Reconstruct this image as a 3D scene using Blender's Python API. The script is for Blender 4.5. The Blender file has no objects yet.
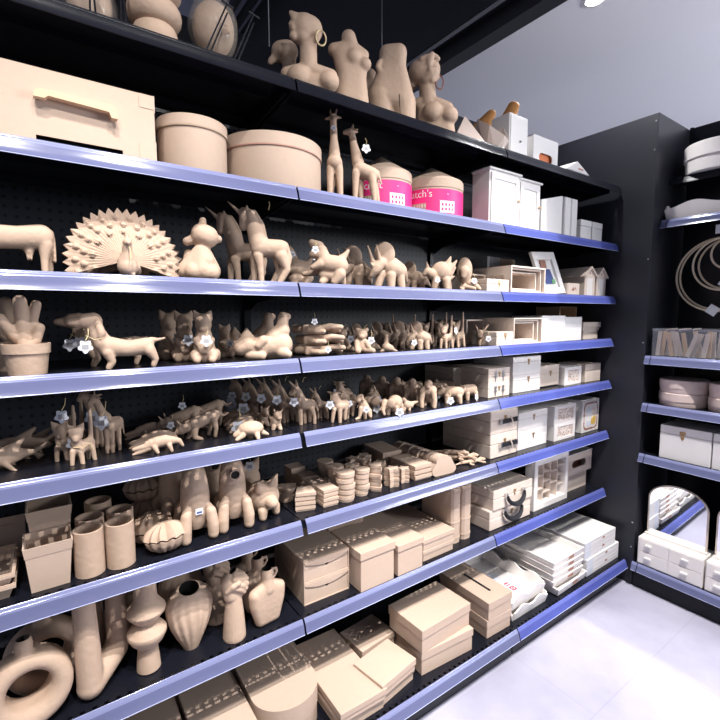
import bpy, bmesh, math, random
from mathutils import Vector, Matrix, Euler, noise
from math import pi, sin, cos, radians as rad
random.seed(7)
SC = bpy.context.scene
COL = SC.collection
# ------------------------------------------------------------------ camera
cam = bpy.data.objects.new('camera', bpy.data.cameras.new('camera')); COL.objects.link(cam)
cam.location = (-0.5945, -1.155, 1.3928)
cam.data.sensor_width = 36.0; cam.data.lens = 36.0*448.13/720.0
cam.data.clip_start = 0.02
_yaw, _pit, _rol = rad(35.09), rad(-5.677), rad(-0.174)
_f = Vector((sin(_yaw)*cos(_pit), cos(_yaw)*cos(_pit), sin(_pit)))
_r = Vector((cos(_yaw), -sin(_yaw), 0)); _u = _r.cross(_f)
_R = _r*cos(_rol)+_u*sin(_rol); _U = _u*cos(_rol)-_r*sin(_rol)
cam.rotation_euler = Matrix((_R, _U, -_f)).transposed().to_euler()
SC.camera = cam
# ------------------------------------------------------------------ world, lamps, exposure
w = bpy.data.worlds.new('world'); SC.world = w; w.use_nodes = True
w.node_tree.nodes['Background'].inputs[0].default_value = (0.80, 0.84, 1.0, 1)
w.node_tree.nodes['Background'].inputs[1].default_value = 0.26
SC.view_settings.view_transform = 'Standard'; SC.view_settings.look = 'None'
SC.view_settings.exposure = 0.28; SC.view_settings.gamma = 1.0
SC.view_settings.use_curve_mapping = False
def spot(x, y, z, tx, ty, tz, e, ang=95, r=.03, col=(1, .96, .93), blend=.6):
    d = bpy.data.lights.new('track_spot', 'SPOT'); d.energy = e; d.spot_size = rad(ang); d.spot_blend = blend
    d.shadow_soft_size = r; d.color = col
    o = bpy.data.objects.new('track_spot', d); COL.objects.link(o); o.location = (x, y, z)
    o.rotation_euler = (Vector((tx, ty, tz))-Vector((x, y, z))).to_track_quat('-Z', 'Y').to_euler()
def area(x, y, z, tx, ty, tz, sx, sy, e, col=(1, 1, 1)):
    d = bpy.data.lights.new('ceiling_fill_light', 'AREA'); d.shape = 'RECTANGLE'; d.size = sx; d.size_y = sy; d.energy = e; d.color = col
    o = bpy.data.objects.new('ceiling_fill_light', d); COL.objects.link(o); o.location = (x, y, z)
    o.rotation_euler = (Vector((tx, ty, tz))-Vector((x, y, z))).to_track_quat('-Z', 'Y').to_euler()
spot(-0.85, -1.55, 4.10, -0.75, -.20, .30, 350, 42, .012, blend=.6)
spot(-0.05, -1.85, 4.20, 0.0, -.20, .30, 350, 42, .012, blend=.6)
spot(0.70, -1.55, 4.10, .7, -.20, .30, 350, 42, .012, blend=.6)
spot(1.15, -1.85, 4.20, 1.45, -.20, .35, 360, 40, .012, blend=.55)
spot(0.75, -1.30, 4.10, 1.95, -.50, .60, 540, 34, .02, blend=.6)  # extra spot out of view, added to brighten the corner gondola
spot(-0.92, -1.15, 2.65, -0.75, .05, 1.60, 36, 66, .015, blend=.8)        # lower track along the aisle
spot(-0.22, -1.15, 2.65, -0.10, .05, 1.60, 36, 66, .015, blend=.8)
spot(0.52, -1.15, 2.65, .58, .05, 1.60, 36, 66, .015, blend=.8)
area(3.3, -2.6, 2.0, 2.8, 0.0, 2.80, 1.8, .8, 105, (.95, .96, 1))       # unseen fill light, added to brighten the grey ceiling
# ------------------------------------------------------------------ materials
def mat(name, col, rough=.6, metal=0.0, spec=.5, bump=0, bscale=200, vary=0, vscale=8, alpha=None, emit=None, estr=1):
    m = bpy.data.materials.new(name); m.use_nodes = True; nt = m.node_tree; b = nt.nodes['Principled BSDF']
    b.inputs['Base Color'].default_value = (*col, 1); b.inputs['Roughness'].default_value = rough
    b.inputs['Metallic'].default_value = metal; b.inputs['Specular IOR Level'].default_value = spec
    if emit: b.inputs['Emission Color'].default_value = (*emit, 1); b.inputs['Emission Strength'].default_value = estr
    if bump or vary: tc = nt.nodes.new('ShaderNodeTexCoord')
    if bump:
        n = nt.nodes.new('ShaderNodeTexNoise'); n.inputs['Scale'].default_value = bscale; n.inputs['Detail'].default_value = 3
        nt.links.new(tc.outputs['Object'], n.inputs['Vector'])
        bp = nt.nodes.new('ShaderNodeBump'); bp.inputs['Strength'].default_value = bump; bp.inputs['Distance'].default_value = .003
        nt.links.new(n.outputs['Fac'], bp.inputs['Height']); nt.links.new(bp.outputs['Normal'], b.inputs['Normal'])
    if vary:
        n = nt.nodes.new('ShaderNodeTexNoise'); n.inputs['Scale'].default_value = vscale; n.inputs['Detail'].default_value = 4
        nt.links.new(tc.outputs['Object'], n.inputs['Vector'])
        mx = nt.nodes.new('ShaderNodeMix'); mx.data_type = 'RGBA'
        mx.inputs[6].default_value = (*[c*(1-vary) for c in col], 1); mx.inputs[7].default_value = (*[min(1, c*(1+vary)) for c in col], 1)
        nt.links.new(n.outputs['Fac'], mx.inputs[0]); nt.links.new(mx.outputs[2], b.inputs['Base Color'])
    if alpha is not None: b.inputs['Alpha'].default_value = alpha
    return m
def woodmat(name, c1, c2, rough=.55, scale=3, dirn='Z'):
    m = mat(name, c1, rough); nt = m.node_tree; b = nt.nodes['Principled BSDF']
    tc = nt.nodes.new('ShaderNodeTexCoord'); mp = nt.nodes.new('ShaderNodeMapping')
    mp.inputs['Scale'].default_value = {'X': (.6, 9, 9), 'Z': (9, 9, .6)}[dirn]
    n = nt.nodes.new('ShaderNodeTexNoise'); n.inputs['Scale'].default_value = scale; n.inputs['Detail'].default_value = 5; n.inputs['Distortion'].default_value = .6
    mx = nt.nodes.new('ShaderNodeMix'); mx.data_type = 'RGBA'; mx.inputs[6].default_value = (*c1, 1); mx.inputs[7].default_value = (*c2, 1)
    nt.links.new(tc.outputs['Object'], mp.inputs['Vector']); nt.links.new(mp.outputs['Vector'], n.inputs['Vector'])
    nt.links.new(n.outputs['Fac'], mx.inputs[0]); nt.links.new(mx.outputs[2], b.inputs['Base Color'])
    return m
KRAFT = mat('kraft_papier_mache', (.50, .362, .268), .74, bump=.55, bscale=62, vary=.10, vscale=14)
CARD = mat('kraft_card', (.53, .40, .312), .75, bump=.12, bscale=500, vary=.05, vscale=60)
CARDIN = mat('kraft_card_inside', (.42, .31, .22), .8)
PINKSEAM = mat('pinkish_board_edge', (.50, .27, .21), .8)
WOOD = woodmat('pale_plywood', (.66, .54, .455), (.76, .66, .58))
WOODX = woodmat('pale_plywood_lengthwise', (.66, .54, .455), (.76, .66, .58), dirn='X')
OAK = woodmat('warm_wood_handle', (.62, .40, .23), (.74, .52, .33), dirn='X')
BARK = woodmat('orange_bark', (.50, .20, .05), (.72, .36, .12), scale=12)
WHITE = mat('white_paint', (.80, .78, .77), .5, vary=.03, vscale=20)
WHITEWOOD = woodmat('whitewashed_wood', (.78, .74, .71), (.84, .80, .78))
BLACK = mat('black_powder_coat', (.007, .008, .013), .27, spec=.25, bump=.1, bscale=900)
PANEL = mat('black_laminate_panel', (.016, .017, .025), .45, bump=.1, bscale=700)
DARK = mat('dark_leather', (.012, .013, .017), .5, spec=.3)
STEEL = mat('bare_steel', (.6, .6, .62), .3, 1)
BRASS = mat('aged_brass', (.45, .30, .16), .4, .8)
GOLD = mat('gold_paint', (.62, .50, .30), .4, .3)
COPPER = mat('copper_wire', (.30, .13, .10), .4, .6)
TAG = mat('white_paper_tag', (.70, .72, .79), .5, vary=.12, vscale=130)
STRING = mat('yellow_elastic_string', (.62, .50, .28), .7)
PINK = mat('magenta_paper', (.80, .03, .22), .45)
RED = mat('red_print', (.62, .02, .05), .5)
GREY = mat('grey_card', (.34, .34, .36), .6)
INK = mat('dark_ink', (.05, .05, .07), .6)
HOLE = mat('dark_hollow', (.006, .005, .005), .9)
BEAM = mat('black_ceiling_track', (.012, .012, .017), .5)
CEILD = mat('dark_ceiling_paint', (.30, .31, .40), .8)
CEILG = mat('grey_ceiling_paint', (.78, .78, .84), .85, bump=.2, bscale=300)
MIRROR = mat('mirror_glass', (.85, .87, .9), .03, 1)
CREAMPLY = mat('ply_edge', (.72, .58, .42), .6)
HOOPM = mat('rattan_hoop', (.80, .67, .50), .5)
BLUEPRINT = mat('blue_print', (.06, .09, .26), .5)
GREENPRINT = mat('green_print', (.16, .40, .18), .5)
YELLOWPRINT = mat('yellow_print', (.72, .48, .10), .5)
FRET = mat('brown_fretwork', (.35, .17, .12), .7)
LEDM = mat('lamp_diffuser', (.9, .9, 1), .5, emit=(.9, .92, 1), estr=14)
def fretmat(name, scale):
    m = mat(name, (.75, .68, .62), .6); nt = m.node_tree; b = nt.nodes['Principled BSDF']
    tc = nt.nodes.new('ShaderNodeTexCoord'); v = nt.nodes.new('ShaderNodeTexVoronoi'); v.inputs['Scale'].default_value = scale; v.feature = 'DISTANCE_TO_EDGE'
    cr = nt.nodes.new('ShaderNodeValToRGB'); cr.color_ramp.interpolation = 'CONSTANT'
    cr.color_ramp.elements[0].color = (.78, .70, .64, 1); cr.color_ramp.elements[1].position = .16; cr.color_ramp.elements[1].color = (.36, .20, .16, 1)
    nt.links.new(tc.outputs['Object'], v.inputs['Vector']); nt.links.new(v.outputs['Distance'], cr.inputs[0]); nt.links.new(cr.outputs[0], b.inputs['Base Color'])
    return m
FRETM = fretmat('cut_fretwork_pattern', 90)
# clear price strip plastic with blue tint
def plastic(name, col, fac, rough=.12):
    m = mat(name, col, rough); nt = m.node_tree; b = nt.nodes['Principled BSDF']; o = nt.nodes['Material Output']
    t = nt.nodes.new('ShaderNodeBsdfTransparent'); mx = nt.nodes.new('ShaderNodeMixShader'); mx.inputs[0].default_value = fac
    nt.links.new(b.outputs[0], mx.inputs[1]); nt.links.new(t.outputs[0], mx.inputs[2]); nt.links.new(mx.outputs[0], o.inputs[0])
    return m
RAIL = mat('blue_grey_price_rail', (.21, .23, .40), .15, .1)
STRIP = plastic('clear_price_strip', (.15, .165, .31), .28, .14)
CLEAR = plastic('clear_acrylic', (.8, .82, .88), .90, .05)
FILM = plastic('clear_film_wrap', (.62, .56, .50), .80, .12)
# pegboard: dark grey steel with a 25 mm grid of holes
def pegmat():
    m = mat('black_pegboard', (.026, .029, .040), .5); nt = m.node_tree; b = nt.nodes['Principled BSDF']
    tc = nt.nodes.new('ShaderNodeTexCoord'); mp = nt.nodes.new('ShaderNodeMapping'); mp.inputs['Scale'].default_value = (40, 0, 40)
    fr = nt.nodes.new('ShaderNodeVectorMath'); fr.operation = 'FRACTION'
    su = nt.nodes.new('ShaderNodeVectorMath'); su.operation = 'SUBTRACT'; su.inputs[1].default_value = (.5, 0, .5)
    le = nt.nodes.new('ShaderNodeVectorMath'); le.operation = 'LENGTH'
    gt = nt.nodes.new('ShaderNodeMath'); gt.operation = 'LESS_THAN'; gt.inputs[1].default_value = .19
    mx = nt.nodes.new('ShaderNodeMix'); mx.data_type = 'RGBA'; mx.inputs[6].default_value = (.026, .029, .040, 1); mx.inputs[7].default_value = (.002, .002, .003, 1)
    for a, c in ((tc.outputs['Object'], mp.inputs['Vector']), (mp.outputs['Vector'], fr.inputs[0]), (fr.outputs[0], su.inputs[0]), (su.outputs[0], le.inputs[0]),
                 (le.outputs['Value'], gt.inputs[0]), (gt.outputs[0], mx.inputs[0]), (mx.outputs[2], b.inputs['Base Color'])): nt.links.new(a, c)
    return m
PEG = pegmat()
def floormat():
    m = mat('pale_stone_floor', (.62, .61, .70), .28, spec=.35); nt = m.node_tree; b = nt.nodes['Principled BSDF']
    tc = nt.nodes.new('ShaderNodeTexCoord'); n = nt.nodes.new('ShaderNodeTexNoise'); n.inputs['Scale'].default_value = 3; n.inputs['Detail'].default_value = 6; n.inputs['Roughness'].default_value = .6
    cr = nt.nodes.new('ShaderNodeValToRGB'); cr.color_ramp.elements[0].position = .3; cr.color_ramp.elements[0].color = (.34, .33, .43, 1)
    cr.color_ramp.elements[1].position = .7; cr.color_ramp.elements[1].color = (.46, .45, .55, 1)
    br = nt.nodes.new('ShaderNodeTexBrick'); br.inputs['Scale'].default_value = 1; br.inputs['Mortar Size'].default_value = .0025
    br.inputs['Brick Width'].default_value = .9; br.inputs['Row Height'].default_value = .45
    br.inputs['Color1'].default_value = br.inputs['Color2'].default_value = (1, 1, 1, 1); br.inputs['Mortar'].default_value = (.9, .9, .93, 1)
    ml = nt.nodes.new('ShaderNodeMix'); ml.data_type = 'RGBA'; ml.blend_type = 'MULTIPLY'; ml.inputs[0].default_value = 1
    nt.links.new(tc.outputs['Object'], n.inputs['Vector']); nt.links.new(tc.outputs['Object'], br.inputs['Vector'])
    nt.links.new(n.outputs['Fac'], cr.inputs[0]); nt.links.new(cr.outputs[0], ml.inputs[6]); nt.links.new(br.outputs['Color'], ml.inputs[7]); nt.links.new(ml.outputs[2], b.inputs['Base Color'])
    return m
FLOOR = floormat()
# ------------------------------------------------------------------ mesh helpers
class MB:
    def __init__(s): s.bm = bmesh.new()
    def _x(s, geom, M):
        if M is not None: bmesh.ops.transform(s.bm, matrix=M, verts=geom)
    def box(s, x0, x1, y0, y1, z0, z1, bev=0, M=None):
        r = bmesh.ops.create_cube(s.bm, size=1)['verts']
        for v in r: v.co = Vector((x0+(v.co.x+.5)*(x1-x0), y0+(v.co.y+.5)*(y1-y0), z0+(v.co.z+.5)*(z1-z0)))
        if bev:
            es = list({e for v in r for e in v.link_edges})
            g = bmesh.ops.bevel(s.bm, geom=es, offset=bev, segments=1, affect='EDGES', profile=.5)
            r = list({v for f in g['faces'] for v in f.verts})
            if M is not None:
                seen = set(r); st = list(r)
                while st:
                    v = st.pop()
                    for e in v.link_edges:
                        o = e.other_vert(v)
                        if o not in seen: seen.add(o); st.append(o)
                r = list(seen)
        s._x(r, M); return s
    def poly(s, vs, fs, M=None):
        r = [s.bm.verts.new(v) for v in vs]
        for f in fs:
            try: s.bm.faces.new([r[i] for i in f])
            except ValueError: pass
        s._x(r, M); return s
    def prism(s, pts, d0, d1, axis='y', M=None):
        """outline in (x,z) pushed along y (axis y), or (x,y) along z, or (y,z) along x"""
        n = len(pts)
        f = {'y': lambda p, d: (p[0], d, p[1]), 'z': lambda p, d: (p[0], p[1], d), 'x': lambda p, d: (d, p[0], p[1])}[axis]
        vs = [f(p, d0) for p in pts]+[f(p, d1) for p in pts]
        fs = [tuple(range(n))[::-1], tuple(range(n, 2*n))]+[(i, (i+1) % n, n+(i+1) % n, n+i) for i in range(n)]
        return s.poly(vs, fs, M)
    def ring(s, outer, inner, d0, d1, axis='y', M=None):
        n = len(outer)
        f = {'y': lambda p, d: (p[0], d, p[1]), 'z': lambda p, d: (p[0], p[1], d), 'x': lambda p, d: (d, p[0], p[1])}[axis]
        vs = [f(p, d0) for p in outer]+[f(p, d0) for p in inner]+[f(p, d1) for p in outer]+[f(p, d1) for p in inner]
        fs = []
        for i in range(n):
            j = (i+1) % n
            fs += [(i, j, n+j, n+i), (2*n+i, 3*n+i, 3*n+j, 2*n+j), (i, 2*n+i, 2*n+j, j), (n+i, n+j, 3*n+j, 3*n+i)]
        return s.poly(vs, fs, M)
    def lathe(s, prof, n=32, M=None, sx=1, sy=1, fn=None):
        """profile [(r,z)...]; a radius of 0 closes the end"""
        vs, fs, rings = [], [], []
        for r, z in prof:
            if r <= 1e-6: rings.append([len(vs)]); vs.append((0, 0, z))
            else:
                rings.append(list(range(len(vs), len(vs)+n)))
                for i in range(n):
                    a = 2*pi*i/n; q = r*(fn(a, z) if fn else 1); vs.append((q*cos(a)*sx, q*sin(a)*sy, z))
        for A, B in zip(rings, rings[1:]):
            for i in range(n):
                j = (i+1) % n
                if len(A) == 1 and len(B) == 1: break
                if len(A) == 1: fs.append((A[0], B[j], B[i]))
                elif len(B) == 1: fs.append((A[i], A[j], B[0]))
                else: fs.append((A[i], A[j], B[j], B[i]))
        return s.poly(vs, fs, M)
    def tube(s, pts, r, n=8, closed=False, M=None):
        P = [Vector(p) for p in pts]; m = len(P); R = r if isinstance(r, (list, tuple)) else [r]*m
        vs, fs = [], []; up = None
        for i in range(m):
            t = (P[(i+1) % m]-P[i-1]) if closed else (P[min(i+1, m-1)]-P[max(i-1, 0)])
            t.normalize()
            if up is None: up = Vector((0, 0, 1)) if abs(t.z) < .9 else Vector((1, 0, 0))
            a = t.cross(up); a.normalize(); b = a.cross(t); up = b
            for k in range(n):
                q = 2*pi*k/n; vs.append(P[i]+(a*cos(q)+b*sin(q))*R[i])
        for i in range(m if closed else m-1):
            j = (i+1) % m
            for k in range(n):
                l = (k+1) % n; fs.append((i*n+k, i*n+l, j*n+l, j*n+k))
        if not closed: fs += [tuple(range(n))[::-1], tuple(range((m-1)*n, m*n))]
        return s.poly([tuple(v) for v in vs], fs, M)
    def ball(s, c, r, n=16, M=None):
        rr = r if isinstance(r, (list, tuple)) else (r, r, r)
        g = bmesh.ops.create_uvsphere(s.bm, u_segments=n, v_segments=max(6, n//2), radius=1)['verts']
        for v in g: v.co = Vector((c[0]+v.co.x*rr[0], c[1]+v.co.y*rr[1], c[2]+v.co.z*rr[2]))
        s._x(g, M); return s
    def mesh(s, name, smooth=35):
        bmesh.ops.recalc_face_normals(s.bm, faces=s.bm.faces)
        me = bpy.data.meshes.new(name); s.bm.to_mesh(me); s.bm.free()
        if smooth:
            for p in me.polygons: p.use_smooth = True
            me.set_sharp_from_angle(angle=rad(smooth))
        return me
    def obj(s, name, m, parent=None, smooth=35):
        return link(name, s.mesh(name, smooth), m, parent)
def link(name, me, m=None, parent=None):
    o = bpy.data.objects.new(name, me)
    if m is not None and not me.materials: me.materials.append(m)
    COL.objects.link(o)
    if parent is not None: o.parent = parent
    return o
def tag(o, label, cat, group=None, kind=None):
    if label: o['label'] = label
    if cat: o['category'] = cat
    if group: o['group'] = group
    if kind: o['kind'] = kind
    return o
def thing(name, label, cat, loc=(0, 0, 0), rz=0, group=None):
    o = bpy.data.objects.new(name, None); COL.objects.link(o); o.empty_display_size = .02
    o.location = loc; o.rotation_euler = (0, 0, rz)
    return tag(o, label, cat, group)
def copy_tree(o, parent=None):
    c = o.copy(); COL.objects.link(c); c.parent = parent
    for ch in list(o.children): copy_tree(ch, c)
    return c
def dup(o, label, loc, rz=None, group=None, scale=None):
    c = copy_tree(o); c.location = loc; c['label'] = label
    if rz is not None: c.rotation_euler = (o.rotation_euler.x, o.rotation_euler.y, rz)
    if group: c['group'] = group
    if scale: c.scale = [a*scale for a in o.scale]
    return c
Z = [2.031, 1.748, 1.484, 1.268, 1.049, .782, .467, .124]      # shelf tops, top shelf first
# ------------------------------------------------------------------ the room
def plane(name, x0, x1, y0, y1, z0, z1, m):
    b = MB(); b.box(x0, x1, y0, y1, z0, z1); o = b.obj(name, m, smooth=0); o['kind'] = 'structure'; return o
plane('floor', -4, 5, -6, 5, -.1, 0, FLOOR)
plane('ceiling', 1.39, 5, -6, 5, 2.80, 2.9, CEILG)
plane('ceiling_recess', -4, 1.36, -6, 5, 4.5, 4.6, CEILD)
b = MB(); b.box(1.30, 1.39, -6, 5, 2.78, 2.95); b.box(1.36, 1.39, -6, 5, 2.95, 4.5); b.box(1.215, 1.30, -6, 5, 2.86, 2.95); o = b.obj('trim_1', BEAM, smooth=0); o['kind'] = 'structure'
b = MB(); b.box(1.235, 1.247, -6, 5, 2.846, 2.860); o = b.obj('trim_2', GREY, smooth=0); o['kind'] = 'structure'
b = MB(); b.box(1.24, 1.30, -6, 5, 4.45, 4.5); b.box(1.10, 1.15, -6, 5, 4.42, 4.5); o = b.obj('trim_3', BEAM, smooth=0); o['kind'] = 'structure'
# ------------------------------------------------------------------ the long gondola
BK = .40
def bay(i, x0, x1, lab):
    t = thing('shelving_bay', lab, 'shelving', (x0, BK, 0), 0, 'bays of the long black gondola'); L = x1-x0
    MB().box(.004, L-.004, 0, .012, .03, 2.02).obj('back_panel', PEG, t, 0); MB().box(.004, L-.004, 0, .012, 2.022, 2.335).obj('header_board', BLACK, t, 0)
    for x in (0, L):
        MB().box(x-.012 if x else 0, x if x else .012, -.014, 0, .0, 2.335).obj('upright', BLACK, t, 0)
    k = MB().box(.002, L-.002, -.508, -.492, 0, .085, .002).obj('kick_plate', BLACK, None, 0); k.location = (x0, BK, 0); tag(k, 'black kick plate under the bottom shelf, '+('left', 'middle', 'right')[i]+' one of three', 'kick plate', 'kick plates of the long gondola')
bay(0, -.9, 0, 'black steel pegboard bay at the left end, behind the hatboxes, peacocks and rockets')
bay(1, 0, .9, 'black steel pegboard bay in the middle, behind the giraffes and stacked kraft boxes')
bay(2, .9, 1.8, 'black steel pegboard bay at the right, behind the pale wooden and white boxes')
def slots(b, L, y0, y1, z0, z1, first=.02, step=.025, w=.010):
    x = 0.0; k = first
    while k < L-.01:
        b.box(x, k, y0, y1, z0, z1); x = k+w; k += step
    b.box(x, L, y0, y1, z0, z1)
def plate_mesh(L, front):
    b = MB(); t = .002
    b.box(.002, L-.002, front+.0, front+.005, -t, 0); slots(b, L, front+.005, front+.0145, -t, 0)
    b.box(.002, L-.002, front+.0145, BK-.016, -t, 0)
    b.box(.002, L-.002, front, front+.0025, -.026, -t)              # front skirt
    b.box(.002, L-.002, front+.0025, front+.0045, -.026, -.024)
    b.box(.03, L-.03, front+.10, front+.102, -.020, -t); b.box(.03, L-.03, front+.30, front+.302, -.020, -t)
    return b.mesh('shelf_plate', 0)
def rail_meshes(L, x0=.003, x1=.003):
    pr = [(.001, .002), (-.002, .0028), (-.0040, .0012), (-.0043, -.0002), (-.0062, -.0012), (-.0066, -.0026), (-.0083, -.0042), (-.0084, -.0060), (-.0098, -.0078), (-.0108, -.0104), (-.009, -.0105), (-.006, -.004), (-.002, -.001), (.001, -.001)]
    a = MB(); a.prism(pr, x0, L-x1, 'x')
    st = [(-.0105, -.0085), (-.0145, -.019), (-.0192, -.0355), (-.0202, -.0365), (-.0188, -.0372), (-.0176, -.036), (-.0125, -.0195), (-.009, -.009)]
    c = MB(); c.prism(st, x0, L-x1, 'x')
    e = MB(); e.tube([(x0+.0005, -.0202, -.0368), (L-x1-.0005, -.0202, -.0368)], .0009, 6)
    return a.mesh('price_rail', 40), c.mesh('price_strip', 40), e.mesh('strip_edge', 40)
PLATE, PLATEB = plate_mesh(.9, 0), plate_mesh(.9, -.127)
RM = rail_meshes(.9); RMG = rail_meshes(.9, .012, .003); RMT = rail_meshes(.9, .003, -.006)
RAILB = mat('bright_blue_price_rail', (.12, .145, .44), .26, .15)
STRIPB = plastic('blue_price_strip', (.085, .11, .40), .22, .2)
PALE = mat('pale_strip_edge', (.50, .54, .78), .25)
BR = MB(); BR.prism([(.0, 0), (.345, 0), (.345, -.07), (.29, -.045), (.0, -.022)], 0, .003, 'x'); BRK = BR.mesh('bracket', 0)
lev = ['top', 'second', 'third', 'fourth', 'fifth', 'sixth', 'seventh', 'bottom']
hold = [['holding the ring vase and wrapped heads', 'holding the headed busts and torsos', 'holding the white tissue box'],
        ['holding the handled box and hatboxes', 'holding the giraffes and pink wrapped houses', 'holding the white cabinets'],
        ['holding the cow, peacocks and unicorns', 'holding the triceratops figures', 'holding the beach hut models'],
        ['holding the cactus and dachshunds', 'holding the hands and teddy bears', 'holding the white storage cubes'],
        ['holding the whales, cats and crocodiles', 'holding the donkeys, elephants and gorillas', 'holding the white clasp boxes'],
        ['holding the tapered pots, cylinders and rockets', 'holding the little box stacks and clouds', 'holding the leather handled cases'],
        ['holding the ring, shell and hand vases', 'holding the drawer chest and kraft cubes', 'holding the grid frame and slotted crates'],
        ['holding the wide flat kraft boxes', 'holding the lidded kraft boxes and slot boxes', 'holding the white trays and boxes']]
for k in range(8):
    for i in range(3):
        fr = -.127 if k == 7 else 0
        t = thing('shelf', f'black metal shelf {hold[k][i]}, {lev[k]} level', 'shelf', (-.9+.9*i, 0, Z[k]), 0, 'shelves of the long gondola')
        link('shelf_plate', PLATEB if k == 7 else PLATE, BLACK, t)
        R_ = RMG if (i == 1 and k in (4, 5)) else RMT if i == 2 else RM
        top = k == 0
        a = link('price_rail', R_[0].copy() if top else R_[0], BLACK if top else RAILB if i == 2 else RAIL, t); a.location = (0, fr, 0)
        c = link('price_strip', R_[1].copy() if top else R_[1], BLACK if top else STRIPB if i == 2 else STRIP, t); c.location = (0, fr, 0)
        if not top: d = link('strip_edge', R_[2], PALE, c)
        for x in (.006, .89):
            g = link('bracket', BRK, BLACK, t); g.location = (x, .035, -.003)
# end panel at the corner
t = thing('end_panel', 'tall black corner panel closing the right end of the shelves', 'panel', (1.819, -.163, 0))
b = MB(); b.box(0, .37, 0, .60, 0, 2.335, .0015); b.obj('side_board', PANEL, t, 0)
for z in (2.30, 2.17, 1.66, 1.255, .33, .20):
    b = MB(); b.lathe([(0, .0), (.004, 0), (.0035, .0015), (0, .002)], 12, Matrix.Translation((0, .012, z)) @ Matrix.Rotation(-pi/2, 4, 'Y')); b.obj('screw', STEEL, t)
# ------------------------------------------------------------------ the gondola round the corner
t = thing('shelving_bay', 'black shelving bay round the corner at the far right, with the hoops and mirrors', 'shelving', (2.18, -.165, 0), 0)
MB().box(0, .012, -.9, -.001, .03, 2.34).obj('back_panel', BLACK, t, 0)
k = MB().box(-.36, -.345, -.9, -.002, 0, .085).obj('kick_plate', BLACK, None, 0); k.location = (2.18, -.165, 0); tag(k, 'black kick plate under the mirror chests at the far right', 'kick plate')
for y in (-.9, -.016): MB().box(-.014, 0, y, y+.014, 0, 2.34).obj('upright', BLACK, t, 0)
RZ = [(2.057, 1.972, 0, 'wooden tub'), (1.847, 1.905, 1, 'wavy edged white tray'), (1.19, 1.815, 1, 'bin of wooden sticks'), (.955, 1.815, 1, 'round bentwood boxes'), (.70, 1.812, 1, 'white clasp boxes'), (.132, 1.806, 1, 'arched mirror chests')]
RS = rail_meshes(.874); RC = rail_meshes(.026, .0015, .0005)
for z, x, rl, what in RZ:
    t = thing('shelf', f'black corner gondola shelf under the {what}', 'shelf', (x, -.166, z), -pi/2, 'shelves of the corner gondola')
    D = 2.178-x
    b = MB(); b.box(.001, .9, .0, D-.016, -.002, 0); b.box(.001, .9, 0, .0025, -.028, -.002); b.box(.001, .9, .1, .103, -.02, -.002); b.obj('shelf_plate', BLACK, t, 0)
    for Rm, off in ((RC, 0), (RS, .026)):
        a = link('price_rail', Rm[0] if rl else Rm[0].copy(), RAIL if rl else BLACK, t); a.location = (off, 0, 0)
        c = link('price_strip', Rm[1] if rl else Rm[1].copy(), STRIP if rl else BLACK, t); c.location = (off, 0, 0)
        if rl: link('strip_edge', Rm[2], PALE, c)
for x, y, z0, lab in ((1.002, .90, 2.30, 'thin hanging wire above the torso and hip figures'), (.339, .90, 2.35, 'thin hanging wire left of the gold earring bust')):
    o = MB().tube([(0, 0, z0), (0, 0, 4.5)], .0022, 6).obj('hanging_wire', GREY, None); o.location = (x, y, 0); tag(o, lab, 'wire')
# ceiling lamp seen at the top edge of the picture
t = thing('ceiling_downlight', 'bright round white downlight set in the grey ceiling', 'lamp', (1.515, .006, 2.80))
b = MB(); b.lathe([(.038, 0), (.050, 0), (.050, -.004), (.038, -.006)], 32); b.obj('trim_ring', WHITE, t)
b = MB(); b.lathe([(0, -.002), (.038, -.002), (.038, -.001), (0, -.001)], 32); b.obj('lens', LEDM, t)
d = bpy.data.lights.new('downlight_beam', 'SPOT'); d.energy = 34; d.spot_size = rad(105); d.spot_blend = .5; d.shadow_soft_size = .03
o = bpy.data.objects.new('downlight_beam', d); COL.objects.link(o); o.parent = t; o.location = (0, 0, -.012)
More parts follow.
